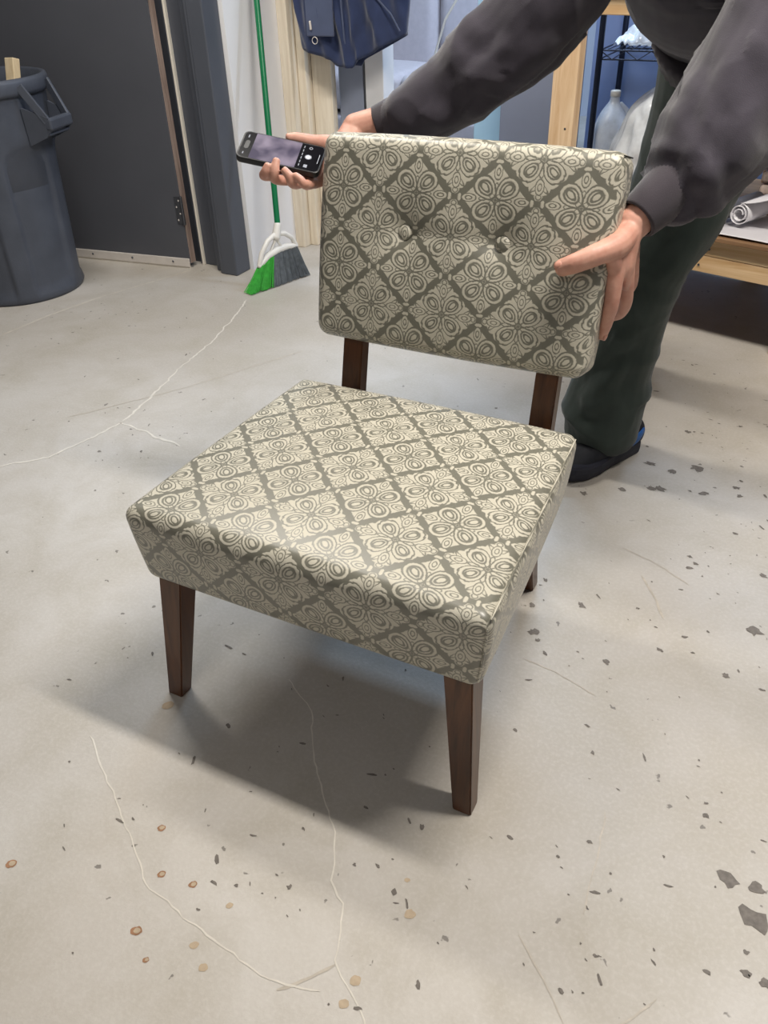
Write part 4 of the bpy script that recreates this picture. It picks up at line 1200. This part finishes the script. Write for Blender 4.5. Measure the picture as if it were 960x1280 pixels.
for x, z in ((0.585, 0.322), (0.560, 0.268), (1.2, 0.322), (1.18, 0.268)):
    MB().lathe([(0.0, 0.0), (0.0035, 0.0), (0.0042, 0.0012)], 10, (x, -0.0025, z), Matrix.Rotation(math.radians(90), 3, 'X')).build('nail_head', M['steel'], rk)
for z in (0.99, 0.955, 0.62): MB().lathe([(0.0, 0.001), (0.0032, 0.001), (0.004, 0)], 10, (0.018, -0.0005, z), Matrix.Rotation(math.radians(90), 3, 'X')).build('nail_head', M['steel'], rk)

def rk_pt(x, y, z): return rk.matrix_basis @ Vector((x, y, z))
# clear bag of offcuts on the rack's lower shelf
def bag(u, v):
    a = u * 2 * math.pi; t = v
    r = (0.17 * math.sin(math.pi * min(1, t * 0.92 + 0.04)) ** 0.6)
    w_ = 1 + 0.22 * noise.noise(Vector((math.cos(a) * 1.6, math.sin(a) * 1.6, t * 3))) + 0.10 * ridg(u * 2 % 1 if u < 0.5 else (2 - 2 * u), t, 9, 4)
    p = Vector((r * w_ * math.cos(a) * 1.05, r * w_ * math.sin(a) * 0.85, 0.372 + 0.40 * t + 0.03 * noise.noise(Vector((math.cos(a) * 2, math.sin(a) * 2, 7))) * t))
    q = rk_pt(0.20, 0.27, 0); return (q.x + p.x + 0.13 * t, q.y + p.y, p.z)
film('clear_bag', 64, bag, M['film'], 'bulging clear plastic bag on the lower shelf of the wooden rack', 'plastic bag')

# vinyl rolls on the lower shelf
def spiral_roll(name, origin, axis_dir, r0, r1, turns, length, mat, label, cat, tail=0.0, taild=0.0):
    n = 120; pts = []
    for k in range(n + 1):
        t = k / n; a = 2 * math.pi * turns * t; r = r0 + (r1 - r0) * t
        pts.append((r * math.cos(a), r * math.sin(a)))
    if tail:
        lx, lz = pts[-1]
        for k in range(1, 13): pts.append((lx + tail * k / 12, lz + taild * (k / 12) ** 1.5))
    ax = Vector((axis_dir[0], axis_dir[1], 0)).normalized(); sd = Vector((ax.y, -ax.x, 0)); v = []; f = []
    for s_ in (0, 1):
        for x, z in pts: v.append(Vector(origin) + ax * (s_ * length) + sd * x + Vector((0, 0, z)))
    m_ = len(pts)
    for i in range(m_ - 1): f.append((i, i + 1, m_ + i + 1, m_ + i))
    o = mesh(name, v, f, mat, None, True); md = o.modifiers.new('t', 'SOLIDIFY'); md.thickness = 0.0025; md.offset = 0
    return tag(o, label, cat)
M['vinyl_white'] = simple('white_vinyl', rgb(214, 212, 216), 0.35, 0.03)
M['vinyl_grey'] = simple('grey_vinyl', rgb(92, 94, 102), 0.4, 0.06)
M['print_cloth'] = simple('mottled_cloth', rgb(176, 160, 150), 0.8, 0.5, 22, 0.2, 300)
q = rk_pt(0.625, 0.075, 0.420); axd = rk.matrix_basis.to_3x3() @ Vector((0.15, 1, 0))
spiral_roll('vinyl_roll', q, axd, 0.012, 0.034, 2.25, 0.26, M['vinyl_white'], 'loosely curled white vinyl roll on the rack shelf with a flaring sheet', 'roll', 0.13, 0.045)
q = rk_pt(0.555, 0.06, 0.4145); spiral_roll('vinyl_roll', q, axd, 0.008, 0.0285, 2.0, 0.26, M['vinyl_grey'], 'small grey vinyl roll squeezed beside the white curled roll', 'roll')
q = rk_pt(1.05, 0.25, 0.453); spiral_roll('vinyl_roll', q, axd, 0.015, 0.080, 4.0, 0.35, M['vinyl_grey'], 'thick dark grey vinyl roll farthest along the rack shelf', 'roll')
def sheet(u, v):
    p = rk_pt(0.47 + 0.38 * u, -0.012 + 0.30 * v, 0.3745 + 0.004 * math.sin(math.pi * u) * (1 - v))
    return tuple(p)
film('vinyl_sheet', 24, sheet, M['vinyl_white'], 'white vinyl sheet lying at the front edge of the rack shelf', 'sheet', 0.002)
fp = []
for k in range(3):
    c_ = rk_pt(0.74, 0.52, 0.390 + 0.0395 * k)
    o = upholster('folded_cloth', 0.20, 0.12, 0.0165, 0.012, lambda p, c_=c_, k=k: Vector((p.x + c_.x, p.y + c_.y, p.z + c_.z + 0.004 * noise.noise(Vector((p.x * 14, p.y * 14, k))))), lambda kk, p: (p.x, p.y), M['print_cloth'], None, 16, 3)
    tag(o, ['mottled folded cloth at the bottom of the pile on the rack shelf', 'mottled folded cloth in the middle of the pile on the rack shelf', 'mottled folded cloth on top of the pile on the rack shelf'][k], 'cloth', 'folded cloths on the rack')

# ================================================================== FLOOR WEAR
M['crack'] = simple('filled_crack', rgb(207, 202, 192), 0.7, 0.1, 40)
M['joint'] = simple('floor_joint', rgb(190, 184, 174), 0.7, 0.1, 40)
M['chip'] = simple('bare_concrete', rgb(112, 106, 100), 0.8, 0.25, 120, 0.2, 300)
M['rust'] = simple('rust_ring', rgb(150, 112, 84), 0.7, 0.2, 90)
M['tan'] = simple('tan_stain', rgb(176, 158, 134), 0.6, 0.12, 90)
rng = random.Random(11)
def ribbon(name, pts, w_, mat, jit=0.006, z=0.0007, step=0.012):
    P = [Vector((a, b, 0)) for a, b in pts]; out = []
    for i in range(len(P) - 1):
        n = max(1, int((P[i + 1] - P[i]).length / step))
        for k in range(n): out.append(P[i].lerp(P[i + 1], k / n))
    out.append(P[-1])
    v = []; f = []
    for i, p in enumerate(out):
        d = (out[min(i + 1, len(out) - 1)] - out[max(i - 1, 0)]).normalized(); s_ = Vector((-d.y, d.x, 0))
        o_ = jit * noise.noise(Vector((p.x * 22, p.y * 22, 4))) + jit * 0.4 * rng.uniform(-1, 1)
        ww = w_ * (0.45 + 0.9 * abs(noise.noise(Vector((p.x * 9, p.y * 9, 1)))) + 0.3 * rng.random()) * (0.4 if i in (0, len(out) - 1) else 1)
        for sg in (-1, 1): v.append(p + s_ * (o_ + sg * ww / 2) + Vector((0, 0, z)))
    for i in range(len(out) - 1): f.append((2 * i, 2 * i + 2, 2 * i + 3, 2 * i + 1))
    return mesh(name, v, f, mat, floor)
ribbon('floor_joint', [(-2.62, 0.35), (-2.008, 1.117), (-1.99, 1.336), (-1.939, 1.591), (-1.846, 1.857), (-1.80, 2.0)][1:], 0.016, M['joint'], 0.003)
ribbon('crack', [(-1.367, 1.781), (-1.297, 1.585), (-1.239, 1.368), (-1.21, 1.165), (-1.167, 0.99), (-1.133, 0.82), (-1.13, 0.789)], 0.007, M['crack'])
ribbon('crack', [(-1.292, 0.42), (-1.268, 0.454), (-1.18, 0.544), (-1.147, 0.666), (-1.13, 0.789)], 0.007, M['crack'])
ribbon('crack', [(-1.13, 0.789), (-0.96, 0.76), (-0.878, 0.748)], 0.008, M['crack'])
ribbon('crack', [(-0.119, 0.122), (-0.034, 0.075), (0.002, 0.011), (0.067, -0.067), (0.124, -0.123), (0.161, -0.195), (0.193, -0.22), (0.224, -0.295), (0.265, -0.322), (0.302, -0.358), (0.36, -0.43)], 0.0032, M['crack'], 0.004)
ribbon('crack', [(-0.371, -0.147), (-0.251, -0.221), (-0.16, -0.275), (-0.091, -0.324), (-0.007, -0.338), (0.065, -0.348), (0.154, -0.359), (0.226, -0.341)], 0.0032, M['crack'], 0.004)
def blob(p, r, z, ecc=1.0, rot=0.0, n=14, rough=0.35):
    out = []; sd = rng.random() * 50
    for k in range(n):
        a = 2 * math.pi * k / n
        q = r * (1 + rough * 2.0 * noise.noise(Vector((math.cos(a) * 1.7 + sd, math.sin(a) * 1.7, sd))) + rough * 0.75 * rng.uniform(-1, 1))
        x, y = q * math.cos(a) * ecc, q * math.sin(a) / ecc
        out.append((p[0] + x * math.cos(rot) - y * math.sin(rot), p[1] + x * math.sin(rot) + y * math.cos(rot), z))
    return out
def blobs(name, lst, mat, kind=None):
    mb = MB()
    for ring in lst: mb.add(ring, [tuple(range(len(ring)))])
    o = mb.build(name, mat, floor)
    if kind: o['kind'] = kind
    return o
CH = [(0.694, 0.065, 0.0167), (0.731, 0.069, 0.0106), (0.734, 0.017, 0.0183), (0.73, -0.035, 0.0044), (0.733, -0.065, 0.0065), (0.76, -0.067, 0.0097), (0.661, 0.639, 0.0161), (0.629, 0.489, 0.0076), (0.235, 0.524, 0.0085), (0.264, 0.449, 0.0114), (0.329, 0.568, 0.0084), (0.368, 1.076, 0.0122), (0.386, 1.084, 0.0142), (0.451, 1.222, 0.0168), (0.398, 1.177, 0.0126), (0.49, 1.107, 0.01), (0.339, 1.194, 0.0128), (0.398, 1.408, 0.009), (0.57, 1.132, 0.008), (0.66, 0.83, 0.0087), (0.418, 0.428, 0.0062), (0.504, 0.505, 0.0063), (0.219, 0.984, 0.0101), (0.301, 1.041, 0.0102), (0.235, 0.617, 0.0053), (0.278, 0.43, 0.0064), (0.58, 0.598, 0.0032), (0.503, 0.832, 0.0054), (0.52, 0.811, 0.0054), (0.558, 1.166, 0.0081)]
for x, y, r in CH:
    blobs('paint_chip', [blob((x, y), r * 0.85, 0.0008, rng.uniform(1.0, 1.35), rng.uniform(-0.9, 0.3))], M['chip'])
small = []
for k in range(420):      # fine chips, thick to the rack side of the floor, sparse elsewhere
    if k < 290: x, y = rng.gauss(0.55, 0.28), rng.uniform(-0.4, 1.9)
    elif k < 350: x, y = rng.gauss(0.02, 0.22), rng.uniform(-0.35, 0.45)
    else: x, y = rng.uniform(-1.6, 0.5), rng.uniform(-0.5, 2.0)
    r = 0.0014 + 0.0042 * rng.random() ** 3
    small.append(blob((x, y), r, 0.0008, rng.uniform(1.0, 2.2), rng.uniform(-1.2, 0.4), 8))
blobs('small_paint_chips', small, M['chip'], 'stuff')
ST = [(-0.302, -0.39, 0.0075, 1), (-0.131, -0.238, 0.0062, 1), (-0.079, -0.301, 0.006, 1), (-0.025, -0.293, 0.006, 1), (-0.055, -0.386, 0.0075, 1), (0.033, -0.366, 0.006, 0), (0.064, -0.385, 0.006, 0), (0.262, -0.307, 0.0075, 0), (0.262, -0.34, 0.0065, 0), (0.289, -0.191, 0.008, 0), (0.263, -0.145, 0.004, 0), (-0.288, -0.029, 0.010, 0), (-0.015, -0.412, 0.004, 1), (0.044, -0.296, 0.005, 0)]
for x, y, r, ringed in ST:
    blobs('drip_stain', [blob((x, y), r, 0.0006, 1.1, 0.6, 16, 0.10)], M['rust'] if ringed else M['tan'])
    if ringed: blobs('drip_stain', [blob((x + 0.0008, y + 0.0008), r * 0.62, 0.0009, 1.1, 0.6, 14, 0.08)], M['tan'])
M['scuff'] = simple('scuff_mark', rgb(180, 172, 160), 0.6, 0.15, 60)
for pts, w_ in (([(0.172, -0.365), (0.205, -0.330), (0.226, -0.300)], 0.006), ([(0.27, 0.37), (0.34, 0.36), (0.42, 0.335)], 0.003), ([(0.42, 0.72), (0.46, 0.66), (0.49, 0.60)], 0.006), ([(0.36, 0.80), (0.43, 0.78), (0.52, 0.73)], 0.003), ([(0.50, 0.10), (0.51, 0.0), (0.515, -0.08)], 0.004), ([(0.44, -0.15), (0.50, -0.20), (0.53, -0.235)], 0.003), ([(0.55, -0.25), (0.60, -0.20), (0.63, -0.15)], 0.003), ([(-0.9, 1.45), (-1.1, 1.05), (-1.3, 0.75)], 0.004)):
    ribbon('scuff_mark', pts, w_, M['scuff'], 0.003, 0.0006)
